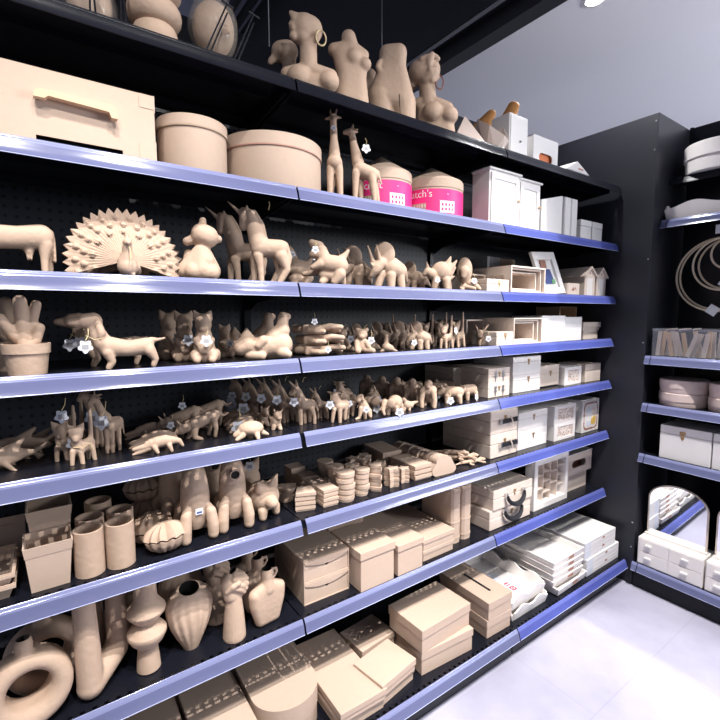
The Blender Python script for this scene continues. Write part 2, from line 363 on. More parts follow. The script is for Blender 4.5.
# ------------------------------------------------------------------ papier-mache bodies: swept and blended solids, remeshed into one skin
_S = {}
def _sph(n=12):
    if n not in _S:
        b = bmesh.new(); bmesh.ops.create_icosphere(b, subdivisions=3, radius=1); _S[n] = [v.co.copy() for v in b.verts]; b.free()
    return _S[n]
def clay(name, prims, kx=.01, kz=.01, u0=0, v0=None, vox=.0028, it=3, cuts=(), flat=False, fac=.5):
    """prims: list of chains [(u, v, r, d), ...]; ('h', ...) takes one hull of all; ('m', ...) also adds the mirror image in d;
    ('e', u, v, d, ru, rv, rd, tilt) is an ellipsoid.  u across, v up (down when v0 is given), d away."""
    S = Matrix.Diagonal((kx, kx, kz, 1)); bm = bmesh.new()
    def P(p): return Vector((p[0]-u0, p[3] if len(p) > 3 else 0, (v0-p[1]) if v0 is not None else p[1])), p[2]
    def hull(B, ps):
        vs = [B.verts.new(c+s*r) for c, r in ps for s in _sph()]
        r = bmesh.ops.convex_hull(B, input=vs, use_existing_faces=False)
        dead = [v for v in r['geom_interior'] if isinstance(v, bmesh.types.BMVert)]+[v for v in r['geom_unused'] if isinstance(v, bmesh.types.BMVert)]
        bmesh.ops.delete(B, geom=list(set(dead)), context='VERTS')
    def add(B, pr):
        if isinstance(pr, tuple) and pr[0] == 'm':
            for q in pr[1:]: add(B, q); add(B, [(*p[:3], -p[3]) for p in q])
        elif isinstance(pr, tuple) and pr[0] == 'h': hull(B, [P(p) for p in pr[1:]])
        elif isinstance(pr, tuple) and pr[0] == 'e':
            _, u, v, d, ru, rv, rd = pr[:7]; c, _ = P((u, v, 1, d)); R = Matrix.Rotation(pr[7] if len(pr) > 7 else 0, 3, 'Y')
            vs = [B.verts.new(c+R @ Vector((s.x*ru, s.y*rd, s.z*rv))) for s in _sph()]; bmesh.ops.convex_hull(B, input=vs)
        else:
            for a, b in zip(pr, pr[1:]): hull(B, [P(a), P(b)])
            if len(pr) == 1: hull(B, [P(pr[0])])
    for pr in prims: add(bm, pr)
    bmesh.ops.transform(bm, matrix=S, verts=bm.verts); me = bpy.data.meshes.new(name); bm.to_mesh(me); bm.free(); me.materials.append(KRAFT)
    o = bpy.data.objects.new('tmp', me); COL.objects.link(o)
    m = o.modifiers.new('r', 'REMESH'); m.mode = 'VOXEL'; m.voxel_size = vox
    s = o.modifiers.new('s', 'SMOOTH'); s.factor = fac; s.iterations = it
    co = None
    if cuts:
        B = bmesh.new()
        for pr in cuts: add(B, pr)
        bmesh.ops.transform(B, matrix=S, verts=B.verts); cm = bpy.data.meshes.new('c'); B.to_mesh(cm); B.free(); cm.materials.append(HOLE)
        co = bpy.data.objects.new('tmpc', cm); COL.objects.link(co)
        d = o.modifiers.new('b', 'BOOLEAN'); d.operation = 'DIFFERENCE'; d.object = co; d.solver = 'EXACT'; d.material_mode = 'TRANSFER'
    dg = bpy.context.evaluated_depsgraph_get()
    out = bpy.data.meshes.new_from_object(o.evaluated_get(dg)); out.name = name
    bpy.data.objects.remove(o); bpy.data.meshes.remove(me)
    if co: bpy.data.objects.remove(co)
    for p in out.polygons: p.use_smooth = True
    if cuts: out.set_sharp_from_angle(angle=rad(50))
    if not cuts: out.materials.clear(); out.materials.append(KRAFT)
    if flat:
        for v in out.vertices: v.co.z = max(0, v.co.z)
    return out
# stand points on the shelves: x, y, z, turn, size of one modelling unit across and up (mm), reference u, v of the modelling sheet
PL = {
    'ring':(-0.341,0.070,2.031,-0.204,2.198,2.263,153,50),
    'bust':(0.096,0.090,2.031,-0.506,2.986,2.852,309,98),
    'bustb':(0.097,0.220,2.031,-0.466,3.205,3.088,290,114),
    'torso':(0.241,0.080,2.031,-0.595,3.170,3.018,351,113),
    'torsob':(0.413,0.200,2.031,-0.640,3.606,3.453,372,138),
    'hips':(0.413,0.080,2.031,-0.684,3.378,3.236,393,126),
    'bustr':(0.595,0.085,2.031,-0.764,3.582,3.475,431,136),
    'pyr':(0.781,0.080,2.031,-0.839,3.749,3.702,467,149),
    'bowl':(0.985,0.140,2.031,-0.884,4.059,4.070,489,163),
    'bag1':(-0.469,0.100,2.031,-0.100,1.983,2.155,90,37),
    'bag2':(-0.176,0.120,2.031,-0.317,2.586,2.561,215,79),
    'gir1':(0.172,0.070,1.748,-0.559,3.123,3.033,335,201),
    'gir2':(0.269,0.060,1.748,-0.618,3.231,3.137,362,205),
    'cow':(-0.622,0.070,1.484,0.022,1.753,2.139,25,274),
    'bear':(-0.258,0.060,1.484,-0.270,2.470,2.582,198,281),
    'uni':(-0.075,0.060,1.484,-0.404,2.793,2.815,264,284),
    'unib':(-0.097,0.140,1.484,-0.367,2.882,2.931,246,285),
    'pup':(0.138,0.060,1.484,-0.542,3.116,3.085,328,286),
    'pupb':(0.124,0.200,1.484,-0.488,3.336,3.321,303,288),
    'tric':(0.385,0.070,1.484,-0.675,3.448,3.417,388,289),
    'tricb':(0.339,0.160,1.484,-0.617,3.561,3.521,362,290),
    'tricc':(0.572,0.150,1.484,-0.729,3.811,3.799,413,291),
    'steg':(0.616,0.060,1.484,-0.783,3.674,3.692,438,291),
    'lion':(0.763,0.070,1.484,-0.837,3.834,3.897,463,292),
    'pot':(-0.632,0.015,1.268,0.032,1.703,2.122,26,376),
    'dachs':(-0.455,0.039,1.268,-0.116,2.103,2.388,119,369),
    'csit':(-0.244,0.082,1.268,-0.276,2.579,2.734,204,362),
    'csitb':(-0.268,0.244,1.268,-0.229,2.780,2.997,180,358),
    'csitc':(-0.257,0.410,1.268,-0.212,3.053,3.312,171,354),
    'cdark':(-0.140,0.230,1.268,-0.317,2.997,3.135,224,356),
    'lie':(-0.079,0.063,1.268,-0.400,2.840,2.910,264,359),
    'lieb':(0.014,0.361,1.268,-0.382,3.472,3.568,255,351),
    'hand':(0.136,0.112,1.268,-0.523,3.252,3.273,320,354),
    'ted':(0.268,0.061,1.268,-0.617,3.339,3.348,362,353),
    'tedb':(0.336,0.235,1.268,-0.590,3.741,3.748,350,349),
    'duck':(0.390,0.075,1.268,-0.675,3.511,3.527,388,351),
    'duckb':(0.510,0.310,1.268,-0.646,4.096,4.104,375,346),
    'tr1':(0.528,0.028,1.268,-0.759,3.567,3.616,426,350),
    'tr2':(0.578,0.183,1.268,-0.719,3.932,3.962,408,347),
    'tr3':(0.702,0.414,1.268,-0.691,4.519,4.537,395,343),
    'tr4':(0.889,0.585,1.268,-0.706,5.058,5.082,402,340),
    'ct1':(0.654,0.056,1.268,-0.800,3.752,3.829,445,348),
    'ct2':(0.790,0.094,1.268,-0.837,3.958,4.069,462,346),
    'ct3':(0.887,0.367,1.268,-0.772,4.622,4.687,432,342),
    'ct4':(0.952,0.534,1.268,-0.741,5.027,5.072,418,340),
    'cw':(0.902,0.085,1.268,-0.879,4.039,4.196,482,345),
    'whale':(-0.674,0.114,1.049,0.062,1.816,2.346,12,468),
    'whb':(-0.674,0.263,1.049,0.056,2.035,2.613,15,452),
    'whc':(-0.622,0.246,1.049,0.020,2.120,2.650,40,450),
    'cat':(-0.539,0.060,1.049,-0.046,2.016,2.420,83,463),
    'catb':(-0.571,0.110,1.049,-0.019,2.025,2.469,66,460),
    'catc':(-0.540,0.231,1.049,-0.039,2.268,2.727,78,446),
    'gf':(-0.472,0.118,1.049,-0.096,2.239,2.608,112,452),
    'gfb':(-0.488,0.183,1.049,-0.079,2.303,2.705,102,447),
    'croc':(-0.377,0.049,1.049,-0.179,2.328,2.605,158,452),
    'crocb':(-0.369,0.143,1.049,-0.172,2.484,2.784,154,443),
    'crocc':(-0.355,0.275,1.049,-0.166,2.710,3.042,150,432),
    'horse':(-0.255,0.110,1.049,-0.262,2.653,2.869,200,439),
    'horseb':(-0.268,0.212,1.049,-0.235,2.786,3.039,186,432),
    'horsec':(-0.190,0.215,1.049,-0.287,2.935,3.142,212,428),
    'tur':(-0.133,0.048,1.049,-0.366,2.774,2.912,250,437),
    'turb':(-0.108,0.171,1.049,-0.352,3.013,3.167,243,427),
    'turc':(-0.106,0.268,1.049,-0.331,3.168,3.344,233,421),
    'turd':(-0.066,0.274,1.049,-0.354,3.248,3.407,244,419),
    'drg':(-0.032,0.087,1.049,-0.425,3.003,3.110,277,429),
    'drgb':(-0.050,0.161,1.049,-0.393,3.095,3.222,262,425),
    'don':(0.062,0.096,1.049,-0.483,3.166,3.247,303,424),
    'donb':(0.047,0.158,1.049,-0.454,3.244,3.339,290,421),
    'donc':(0.024,0.209,1.049,-0.426,3.293,3.403,277,419),
    'dond':(-0.002,0.265,1.049,-0.395,3.340,3.470,263,417),
    'done':(0.141,0.125,1.049,-0.521,3.329,3.399,320,419),
    'goat':(0.172,0.050,1.049,-0.567,3.242,3.303,340,422),
    'goatb':(0.244,0.087,1.049,-0.594,3.403,3.461,352,417),
    'goatc':(0.349,0.151,1.049,-0.626,3.653,3.710,366,410),
    'dog':(0.266,0.053,1.049,-0.619,3.368,3.427,363,418),
    'dogb':(0.412,0.149,1.049,-0.657,3.726,3.787,380,408),
    'el':(0.381,0.045,1.049,-0.682,3.492,3.560,391,414),
    'elb':(0.368,0.116,1.049,-0.648,3.611,3.671,376,411),
    'dino':(0.476,0.059,1.049,-0.723,3.624,3.705,409,410),
    'gor':(0.567,0.060,1.049,-0.763,3.721,3.821,427,407),
    'gorb':(0.593,0.162,1.049,-0.734,3.953,4.039,414,402),
    'gorc':(0.600,0.237,1.049,-0.709,4.108,4.183,403,399),
    'gord':(0.617,0.309,1.049,-0.691,4.269,4.337,395,396),
    'gore':(0.620,0.368,1.049,-0.673,4.384,4.447,387,394),
    'br':(0.694,0.063,1.049,-0.813,3.853,3.989,450,403),
    'brb':(0.822,0.075,1.049,-0.856,3.995,4.173,470,399),
    'brc':(0.825,0.218,1.049,-0.802,4.303,4.437,445,394),
    'brd':(0.930,0.239,1.049,-0.830,4.446,4.607,458,391),
}
def fig(key, name, label, cat, prims, group=None, **kw):
    x, y, z, rz, kx, kz, u0, v0 = PL[key]
    me = clay(name, prims, kx/1000, kz/1000, u0, v0, **kw)
    zmin = max(0, min(v.co.z for v in me.vertices))      # stand it on the shelf with a flat base
    for v in me.vertices: v.co.z = max(0, v.co.z-zmin)
    o = link(name, me); o.location = (x, y, z+.0003); o.rotation_euler = (0, 0, rz)
    return tag(o, label, cat, group)
def rep(src, key, label, drz=0, sc=1, group=None, xy=None):
    x, y, z, rz = PL[key][:4]
    if xy: x, y = xy
    return dup(src, label, (x, y, z+.0003), rz+drz, group, sc)
# small flower-shaped hang tag with its string, tied on the figure
def _tagmesh():
    pts = []
    for i in range(40):
        a = 2*pi*i/40; r = .0092+.0016*cos(5*a+pi/2); pts.append((r*cos(a), r*sin(a)))
    b = MB(); b.prism(pts, -.0005, .0005, 'y'); return b.mesh('price_tag', 0)
TAGM = _tagmesh()
b = MB(); b.tube([(0, 0, .009), (.003, .004, .018), (.001, .010, .028)], .0006, 5); STRM = b.mesh('string'); 
b = MB(); b.box(-.0045, .0045, -.0008, -.0006, -.004, .003); TINK = b.mesh('print', 0)
TN = [0]
def hang(o, dx, dy, dz, s=1.0, roll=0):
    """tag at an offset (right, away, up) from the figure's stand point, turned to the aisle"""
    TN[0] += 1
    W_ = Matrix.Translation(o.location) @ o.rotation_euler.to_matrix().to_4x4() @ Matrix.Diagonal((*o.scale, 1))
    L_ = Matrix.Translation(o.location+Vector((dx, dy, dz))) @ Euler((rad(-6), rad(roll), o.rotation_euler.z*0-.35-.2*random.random())).to_matrix().to_4x4() @ Matrix.Diagonal((s, s, s, 1))
    t = link('price_tag', TAGM, TAG, o); t.matrix_local = W_.inverted() @ L_; t['label'] = 'white flower-shaped price tag'
    link('string', STRM, STRING, t); link('print', TINK, GREY, t)
    return t
def hoop(o, u, v, ru, rv, d, m, key, lean=.35):
    x, y, z, rz, kx, kz, u0, v0 = PL[key]; kx /= 1000; kz /= 1000
    b = MB(); b.tube([((u-u0+ru*cos(a)*cos(lean))*kx, (d+ru*cos(a)*sin(lean))*kx, (v0-v+rv*sin(a))*kz) for a in [2*pi*i/28 for i in range(28)]], .0024, 7, True)
    e = b.obj('hoop_earring', m, o); e['label'] = ('gold' if m is GOLD else 'dark copper')+' hoop earring'
# ------------------------------------------------------------------ top shelf
b1 = fig('bust', 'head_bust', 'kraft bust of a head tilted back with a gold hoop earring', 'bust', [
    [(305, 27, 14.5, 0), (311, 27, 12.5, 0)], [(304, 34, 10, -2), (298, 26, 8, -3)], ('h', (300, 20, 3.4, -8), (292.5, 16.0, 2.2, -7), (296, 24, 2.6, -10)), [(291.5, 27, 1.8, -7), (294, 29, 2.2, -10)], [(292.5, 31, 1.8, -8), (295, 32.5, 2, -10)], [(295, 37.5, 4.5, -6)],
    [(309, 38, 8.5, 1), (309, 64, 8.8, 1)], [(318.5, 36, 3.2, -7), (317.5, 41, 2.4, -7)],
    [(288, 71, 7, 1), (309, 66, 8, 1), (331, 71, 7, 1)], ('h', (294, 78, 9, 1), (326, 79, 9, 1), (294, 96, 8, 2), (326, 98, 8, 2)),
    [(300, 77, 12.5, -4)], [(329, 79, 10.5, -4)]], it=9 )
hoop(b1, 321.5, 39, 5.2, 7.2, -8, GOLD, 'bust')
b2 = fig('bustb', 'head_bust', 'shadowed kraft bust with a hair bun, behind the bust with the gold earring', 'bust', [
    [(283, 50, 10.5, 0), (289, 49, 10.5, 0)], [(274, 58, 4.2, 0), (271.5, 61, 3, 0)], [(290, 58, 7, 0), (292, 82, 7, 0)], [(284, 52, 6, -7), (287, 50, 3, -10)],
    ('h', (280, 86, 6, 0), (304, 88, 6, 0), (282, 110, 7, 0), (304, 112, 7, 0))], it=24)
t1 = fig('torso', 'torso_bust', 'headless kraft female torso with bust, right of the gold earring bust', 'bust', [
    [(349, 38.5, 7.2, 0), (352, 52, 8, 0)], [(335, 51, 6.8, 0), (351, 50, 8, 0), (364, 56, 5.5, 0)], ('h', (342, 57, 9, 0), (358, 59, 8.5, 0), (346, 74, 9, 0), (359, 76, 8, 0)),
    [(354, 61, 8.3, -5)], [(365, 67, 6.5, -4)], ('h', (347, 76, 9.5, 0), (358, 78, 8.5, 0), (346, 100, 11, 0), (359, 103, 10, 0)), ('h', (346, 100, 11, 0), (359, 103, 10, 0), (345, 110, 10, 0), (360, 112, 9, 0))], it=24)
rep(t1, 'torsob', 'shadowed kraft torso half hidden behind the hip figure', sc=.95)
h1 = fig('hips', 'hip_figure', 'kraft figure of waist and hips with a small hand at the side', 'bust', [
    ('h', (387, 54, 8, 0), (398, 54, 8.5, 0), (386, 68, 7.5, 0), (398, 68, 7.5, 0)), ('h', (386, 68, 7.5, 0), (398, 68, 7.5, 0), (380, 98, 13, 0), (402, 102, 12.5, 0)),
    [(380.5, 99, 13.2, -1), (383, 124, 11.5, -1)], [(403.5, 103, 12, 0), (405, 126, 10.5, 0)], [(380, 65, 2.6, -6), (377.5, 71, 2.6, -7), (381, 77, 2.6, -7)]], it=24,
    cuts=[('h', (398, 96, .6, -22), (400, 140, .8, -22), (399, 102, .3, -10), (401, 140, .3, -10))])
b3 = fig('bustr', 'head_bust', 'kraft bust with chin raised and a dark copper hoop earring', 'bust', [
    [(420, 70, 12.5, 0), (428, 69, 11.5, 0)], [(430, 76, 8.5, -4), (427, 80, 8, -3)], ('h', (428.5, 68, 3, -11), (431, 59, 2.2, -11.5), (428, 61, 2, -12)), [(429, 73.5, 2.2, -12), (435, 72, 2, -9.5)], [(430, 76.5, 2, -11), (435, 75, 1.8, -9)], [(431, 81, 4.5, -7)], [(421, 63, 2.8, -11), (426, 61, 2.6, -11)], [(434, 60, 2.4, -9), (437, 62, 2.2, -7)], [(412, 80, 5, 2), (410, 77, 4, 2)], [(437, 77, 2.6, -3)],
    [(426, 82, 8, 0), (428, 102, 8.5, 0)], [(418, 101, 6, 0), (430, 100, 7, 0), (447, 107, 6, 0)], [(432, 113, 10.5, -5)], [(448.5, 116, 9, -3)], ('h', (424, 108, 8, 0), (444, 113, 8, 0), (424, 128, 8, 0), (447, 132, 8, 0))], it=9 )
hoop(b3, 438.5, 83.5, 4.2, 6.8, -5, COPPER, 'bustr')
# ringed vase and two film-wrapped heads at the far left
t = thing('ringed_vase', 'kraft vase of stacked rounded rings on the top shelf', 'vase', (-.333, .075, Z[0]))
pr = [(0, 0), (.034, 0)]
for z0, r in ((0, .052), (.052, .062), (.112, .064), (.172, .058)):
    for i in range(9): a = -pi/2+pi*i/8; pr.append((.030+(r-.030)*cos(a)**.8 if cos(a) > 0 else .030, z0+.029+.029*sin(a)))
pr += [(.026, .232), (.022, .228), (0, .20)]
b = MB(); b.lathe(pr, 48); b.obj('body', KRAFT, t, 60)
for key, lab, pr, fl in (('bag1', 'film wrapped kraft head at the far left end of the top shelf', [('e', 92, 6, 0, 24, 26, 22), [(98, 16, 9, -8), (100, 12, 4, -19)], ('h', (80, 30, 8, 0), (104, 30, 8, 0))], (92, 6, 28, 31)),
                     ('bag2', 'film wrapped kraft head leaning left of the gold earring bust', [('e', 215, 30, 0, 21, 27, 21), [(222, 42, 8, -8), (228, 39, 4, -18)], ('h', (204, 68, 9, 0), (228, 70, 9, 0))], (215, 30, 25, 33))):
    x, y, z, rz, kx, kz, u0, v0 = PL[key]
    o = fig(key, 'wrapped_head', lab, 'bust', pr, it=24)
    b = MB(); b.ball(((fl[0]-u0)*kx/1000, 0, (v0-fl[1])*kz/1000), (fl[2]*kx/1000, fl[2]*kx/1000*1.02, fl[3]*kz/1000), 26)
    for v in b.bm.verts: v.co += v.co.normalized()*.008*noise.noise(v.co*38); v.co.z = max(v.co.z, .002)
    f = b.obj('film_wrap', FILM, o, 25); f['label'] = 'crinkled clear film'
for x, y, ln, lab in ((-.234, .012, .06, 'black wire divider in front of the leaning wrapped head, left one of two'), (-.165, .012, .06, 'black wire divider in front of the leaning wrapped head, right one of two'),
                  (-.475, .012, .005, 'black upright wire divider left of the ringed vase, left one of two'), (-.415, .012, .005, 'black upright wire divider left of the ringed vase, right one of two')):
    o = thing('wire_divider', lab, 'divider', (x, y, Z[0]), 0, 'wire dividers on the top shelf')
    MB().tube([(0, 0, 0), (ln, .006, .135)], .0022, 6).tube([(.011, .002, 0), (ln+.002, .008, .118)], .0022, 6).obj('wire', BLACK, o)
    MB().tube([(ln-.014, .0, .136), (ln+.018, .010, .136)], .003, 6).obj('crossbar', BLACK, o)
PALEPAPER = mat('pale_folded_paper', (.60, .50, .45), .7)
# faceted paper pieces, bark, white boxes
t = thing('faceted_pyramid', 'pale faceted paper pyramid beside the copper earring bust', 'ornament', (.765, .075, Z[0]), -.5)
b = MB(); b.poly([(-.065, -.05, 0), (.06, -.055, 0), (.075, .05, 0), (-.06, .06, 0), (-.005, -.005, .115)], [(0, 1, 4), (1, 2, 4), (2, 3, 4), (3, 0, 4), (3, 2, 1, 0)]); b.obj('body', PALEPAPER, t, 0)
o = thing('faceted_bowl', 'pale folded paper bowl between the pyramid and the white drawer box', 'bowl', (.918, .075, Z[0]), -.75); o.scale = (1.0, 1.15, 1.1)
b = MB(); n = 7
ou = [(.075*cos(2*pi*i/n)*(1.15 if i % 2 else .9), .06*sin(2*pi*i/n), .085+.035*((i*5) % 3-1)) for i in range(n)]; lo = [(.04*cos(2*pi*(i+.5)/n), .035*sin(2*pi*(i+.5)/n), .0) for i in range(n)]
inn = [(x*.93, y*.93, z-.003) for x, y, z in ou]; il = [(x*.85, y*.85, .006) for x, y, z in lo]
vs = ou+lo+inn+il; fs = []
for i in range(n):
    j = (i+1) % n; fs += [(i, n+i, j), (n+i, n+j, j), (2*n+i, 2*n+j, 3*n+i), (3*n+i, 2*n+j, 3*n+j), (i, j, 2*n+j, 2*n+i)]
fs += [tuple(range(n, 2*n)), tuple(range(3*n, 4*n))]
b.poly(vs, fs); b.obj('body', PALEPAPER, o, 0)
me = clay('bark_piece', [[(0, .0, 2.2, 0), (1, 6, 2.6, 0), (4, 12, 2.0, 0), (5, 18, 1.5, .5)], [(-3, 2, 2, 0), (-2, 10, 2.2, 0), (0, 15, 1.2, 0)], [(3, 4, 2, .5), (6, 11, 1.6, .5)]], vox=.004, it=1)
me.materials[0] = BARK; o = link('bark_piece', me); o.location = (1.035, .235, Z[0]+.03); o.rotation_euler = (0, .22, -.8); o.scale = (1.7, .7, 1.45); tag(o, 'orange brown bark piece sticking up behind the white drawer box', 'ornament')
def plain(name, label, cat, x0, x1, y0, y1, z, h, m, group=None, rz=0, bev=.0015):
    """an Empty at the front left bottom corner"""
    t = thing(name, label, cat, (x0, y0, z+.0003), rz, group); return t, x1-x0, y1-y0
t, W_, D_ = plain('drawer_box', 'tall white painted box with a small knob, beside the bark piece', 'box', .995, 1.118, .05, .14, Z[0], 0, WHITE)
MB().box(0, W_, 0, D_, 0, .178, .0015).obj('body', WHITE, t); MB().box(.006, W_-.006, -.003, 0, .006, .172, .001).obj('door', WHITE, t)
MB().ball((W_*.55, -.007, .075), .0045, 10).obj('knob', GREY, t)
t, W_, D_ = plain('tissue_box', 'white tissue box with an orange oval slot in its front', 'box', 1.162, 1.345, .05, .17, Z[0], 0, WHITE)
def stad(cx, cz, hw, hh, n=8): return [(cx+(hw-hh)+hh*cos(a), cz+hh*sin(a)) for a in [-pi/2+pi*i/n for i in range(n+1)]]+[(cx-(hw-hh)+hh*cos(a), cz+hh*sin(a)) for a in [pi/2+pi*i/n for i in range(n+1)]]
ORANGE = mat('orange_inner_card', (.75, .20, .06), .6)
def holed_front(b, W, H, t, hole, y=0):
    o = []
    n = len(hole)
    cx = sum(p[0] for p in hole)/n; cz = sum(p[1] for p in hole)/n
    for px, pz in hole:
        dx, dz = px-cx, pz-cz; s = min((W-cx if dx > 0 else -cx)/dx if abs(dx) > 1e-9 else 1e9, (H-cz if dz > 0 else -cz)/dz if abs(dz) > 1e-9 else 1e9)
        o.append((cx+dx*s, cz+dz*s))
    for c in ((0, 0), (W, 0), (W, H), (0, H)):
        k = min(range(n), key=lambda i: (o[i][0]-c[0])**2+(o[i][1]-c[1])**2); o[k] = c
    b.ring(o, hole, y, y+t)
b = MB(); holed_front(b, W_, .13, .005, stad(W_/2, .045, .05, .019)); b.box(0, .005, .005, D_, 0, .13); b.box(W_-.005, W_, .005, D_, 0, .13); b.box(0, W_, D_-.005, D_, 0, .13); b.box(0, W_, .005, D_, .126, .13); b.box(0, W_, .005, D_, 0, .004); b.obj('body', WHITE, t, 0)
MB().box(.02, W_-.02, .012, .014, .01, .09).obj('lining', ORANGE, t, 0)
t, W_, D_ = plain('house_box', 'low white house-shaped box at the right end of the top shelf', 'box', 1.42, 1.62, .05, .15, Z[0], 0, WHITE)
MB().box(.01, W_-.01, .006, D_, 0, .035).obj('body', WHITE, t, 0); MB().prism([(0, .035), (W_, .035), (W_*.45, .082)], 0, D_+.004, 'y').obj('roof', WHITE, t, 0); MB().prism(stad(W_*.6, .050, .022, .004), -.001, .0005, 'y').obj('print', PINKSEAM, t, 0)
# ------------------------------------------------------------------ second shelf
t = thing('handled_box', 'big flat kraft case with a wooden handle on its front', 'box', (-.83, .018, Z[1]+.0003))
W_, H_ = .475, .152
b = MB(); b.box(0, W_, 0, .003, .018, H_); b.box(0, .245, 0, .003, 0, .018); b.box(.405, W_, 0, .003, 0, .018); b.box(0, .003, .003, .33, 0, H_); b.box(W_-.003, W_, .003, .33, 0, H_); b.box(0, W_, .327, .33, 0, H_); b.box(0, W_, .003, .327, H_-.003, H_)
b.box(W_-.001, W_+.0012, -.001, .02, .0, .05); b.box(W_-.001, W_+.0012, -.001, .02, H_-.036, H_+.001); b.box(W_-.035, W_+.0012, -.0012, 0, 0, .045); b.box(W_-.032, W_+.0012, -.0012, 0, H_-.030, H_); b.obj('body', CARD, t, 0)
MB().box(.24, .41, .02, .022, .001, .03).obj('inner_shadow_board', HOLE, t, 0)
pts = [(.245, .088), (.247, .099), (.256, .105), (.345, .105), (.384, .105), (.393, .099), (.395, .078), (.383, .078), (.379, .089), (.345, .091), (.27, .094), (.263, .088)]
b = MB(); b.prism([(x, z-.002) for x, z in pts], -.022, -.006, 'y'); h = b.obj('handle', OAK, t, 25)
b = MB(); b.box(.248, .260, -.008, 0, .088, .100); b.box(.381, .393, -.008, 0, .082, .094); b.obj('handle_post', OAK, h, 0)
def hatbox(label, x, y, r, h, lid, seam):
    t = thing('hat_box', label, 'box', (x, y, Z[1]+.0003))
    MB().lathe([(0, 0), (r-.004, 0), (r-.003, .002), (r-.003, h-lid)], 72).obj('body', CARD, t)
    MB().lathe([(r-.004, h-lid), (r, h-lid), (r, h-.002), (r-.002, h), (0, h)], 72).obj('lid', CARD, t)
    MB().lathe([(r-.001, h-lid-.0035), (r+.0004, h-lid-.0035), (r+.0004, h-lid-.0005), (r-.001, h-lid-.0005)], 72).obj('seam', seam, t)
hatbox('medium round kraft hat box between the handled case and the large round box', -.243, .115, .089, .142, .026, CARDIN)
hatbox('large round kraft hat box left of the giraffes', .005, .165, .152, .148, .034, PINKSEAM)
gi = fig('gir1', 'giraffe_figure', 'tall kraft giraffe standing face on beside the large hat box', 'figurine', [
    [(334, 118.5, 3.8, 0), (334, 123, 3.2, -2.5)], ('m', [(336.5, 115.5, 1.1, 1.5), (337.5, 111.5, .9, 1.5)]), [(331.5, 115, 1.1, 0), (331.5, 111.5, .9, 0)], [(330, 119, 1.6, 1), (326.5, 120, 1, 1)], [(338, 118, 1.6, 1), (341.5, 118.5, 1, 1)],
    [(334, 121, 3.2, 1), (334.5, 140, 3.8, 1), (335, 156, 6, 2)], [(335, 162, 7.8, 2), (335.5, 162, 8, 16)], [(331, 168, 4, 1), (330, 200, 2.4, 0)], [(339.5, 168, 4, 1), (341, 200, 2.4, 0)], [(331.5, 168, 4.4, 16), (331, 200, 2.4, 17)], [(339, 168, 4.4, 16), (341, 200, 2.4, 17)]], vox=.0024)
hang(gi, -.012, -.015, .212, .8); 
gj = fig('gir2', 'giraffe_figure', 'smaller kraft giraffe turned left with a white flower tag', 'figurine', [
    [(351, 133, 3.8, 0), (345.5, 133.5, 2.4, 0)], [(352, 130, 1, 1.5), (352.5, 126.5, .9, 1.5)], [(353, 130, 1, -1.5), (353.5, 126.5, .9, -1.5)], [(354.5, 132, 1.5, 2), (357.5, 132, 1, 3)], [(354.5, 132, 1.5, -2), (357.5, 132, 1, -3)],
    [(352, 134, 3.2, 0), (354, 146, 3.8, 0), (358, 163, 6, 0)], [(360, 170, 7.5, 0), (372, 175, 7, 0)], [(356, 174, 4, -4), (355, 203, 2.3, -4)], [(360, 174, 4, 4), (361, 203, 2.3, 4)], [(372, 178, 4.4, -3), (374.5, 203, 2.3, -3)], [(374, 178, 4.2, 4), (378, 203, 2.3, 4)], [(378, 172, 1.4, 0), (381, 184, 1, 0)]], vox=.0024)
hang(gj, -.005, -.03, .165, 1.4)
def text(s, size, m, name, parent, ext=.0003):
    c = bpy.data.curves.new(name, 'FONT'); c.body = s; c.size = size; c.extrude = ext; c.align_x = 'CENTER'; c.align_y = 'CENTER'
    o = bpy.data.objects.new('tmp', c); COL.objects.link(o)
    me = bpy.data.meshes.new_from_object(o.evaluated_get(bpy.context.evaluated_depsgraph_get())); bpy.data.objects.remove(o); me.materials.clear()
    return link(name, me, m, parent)
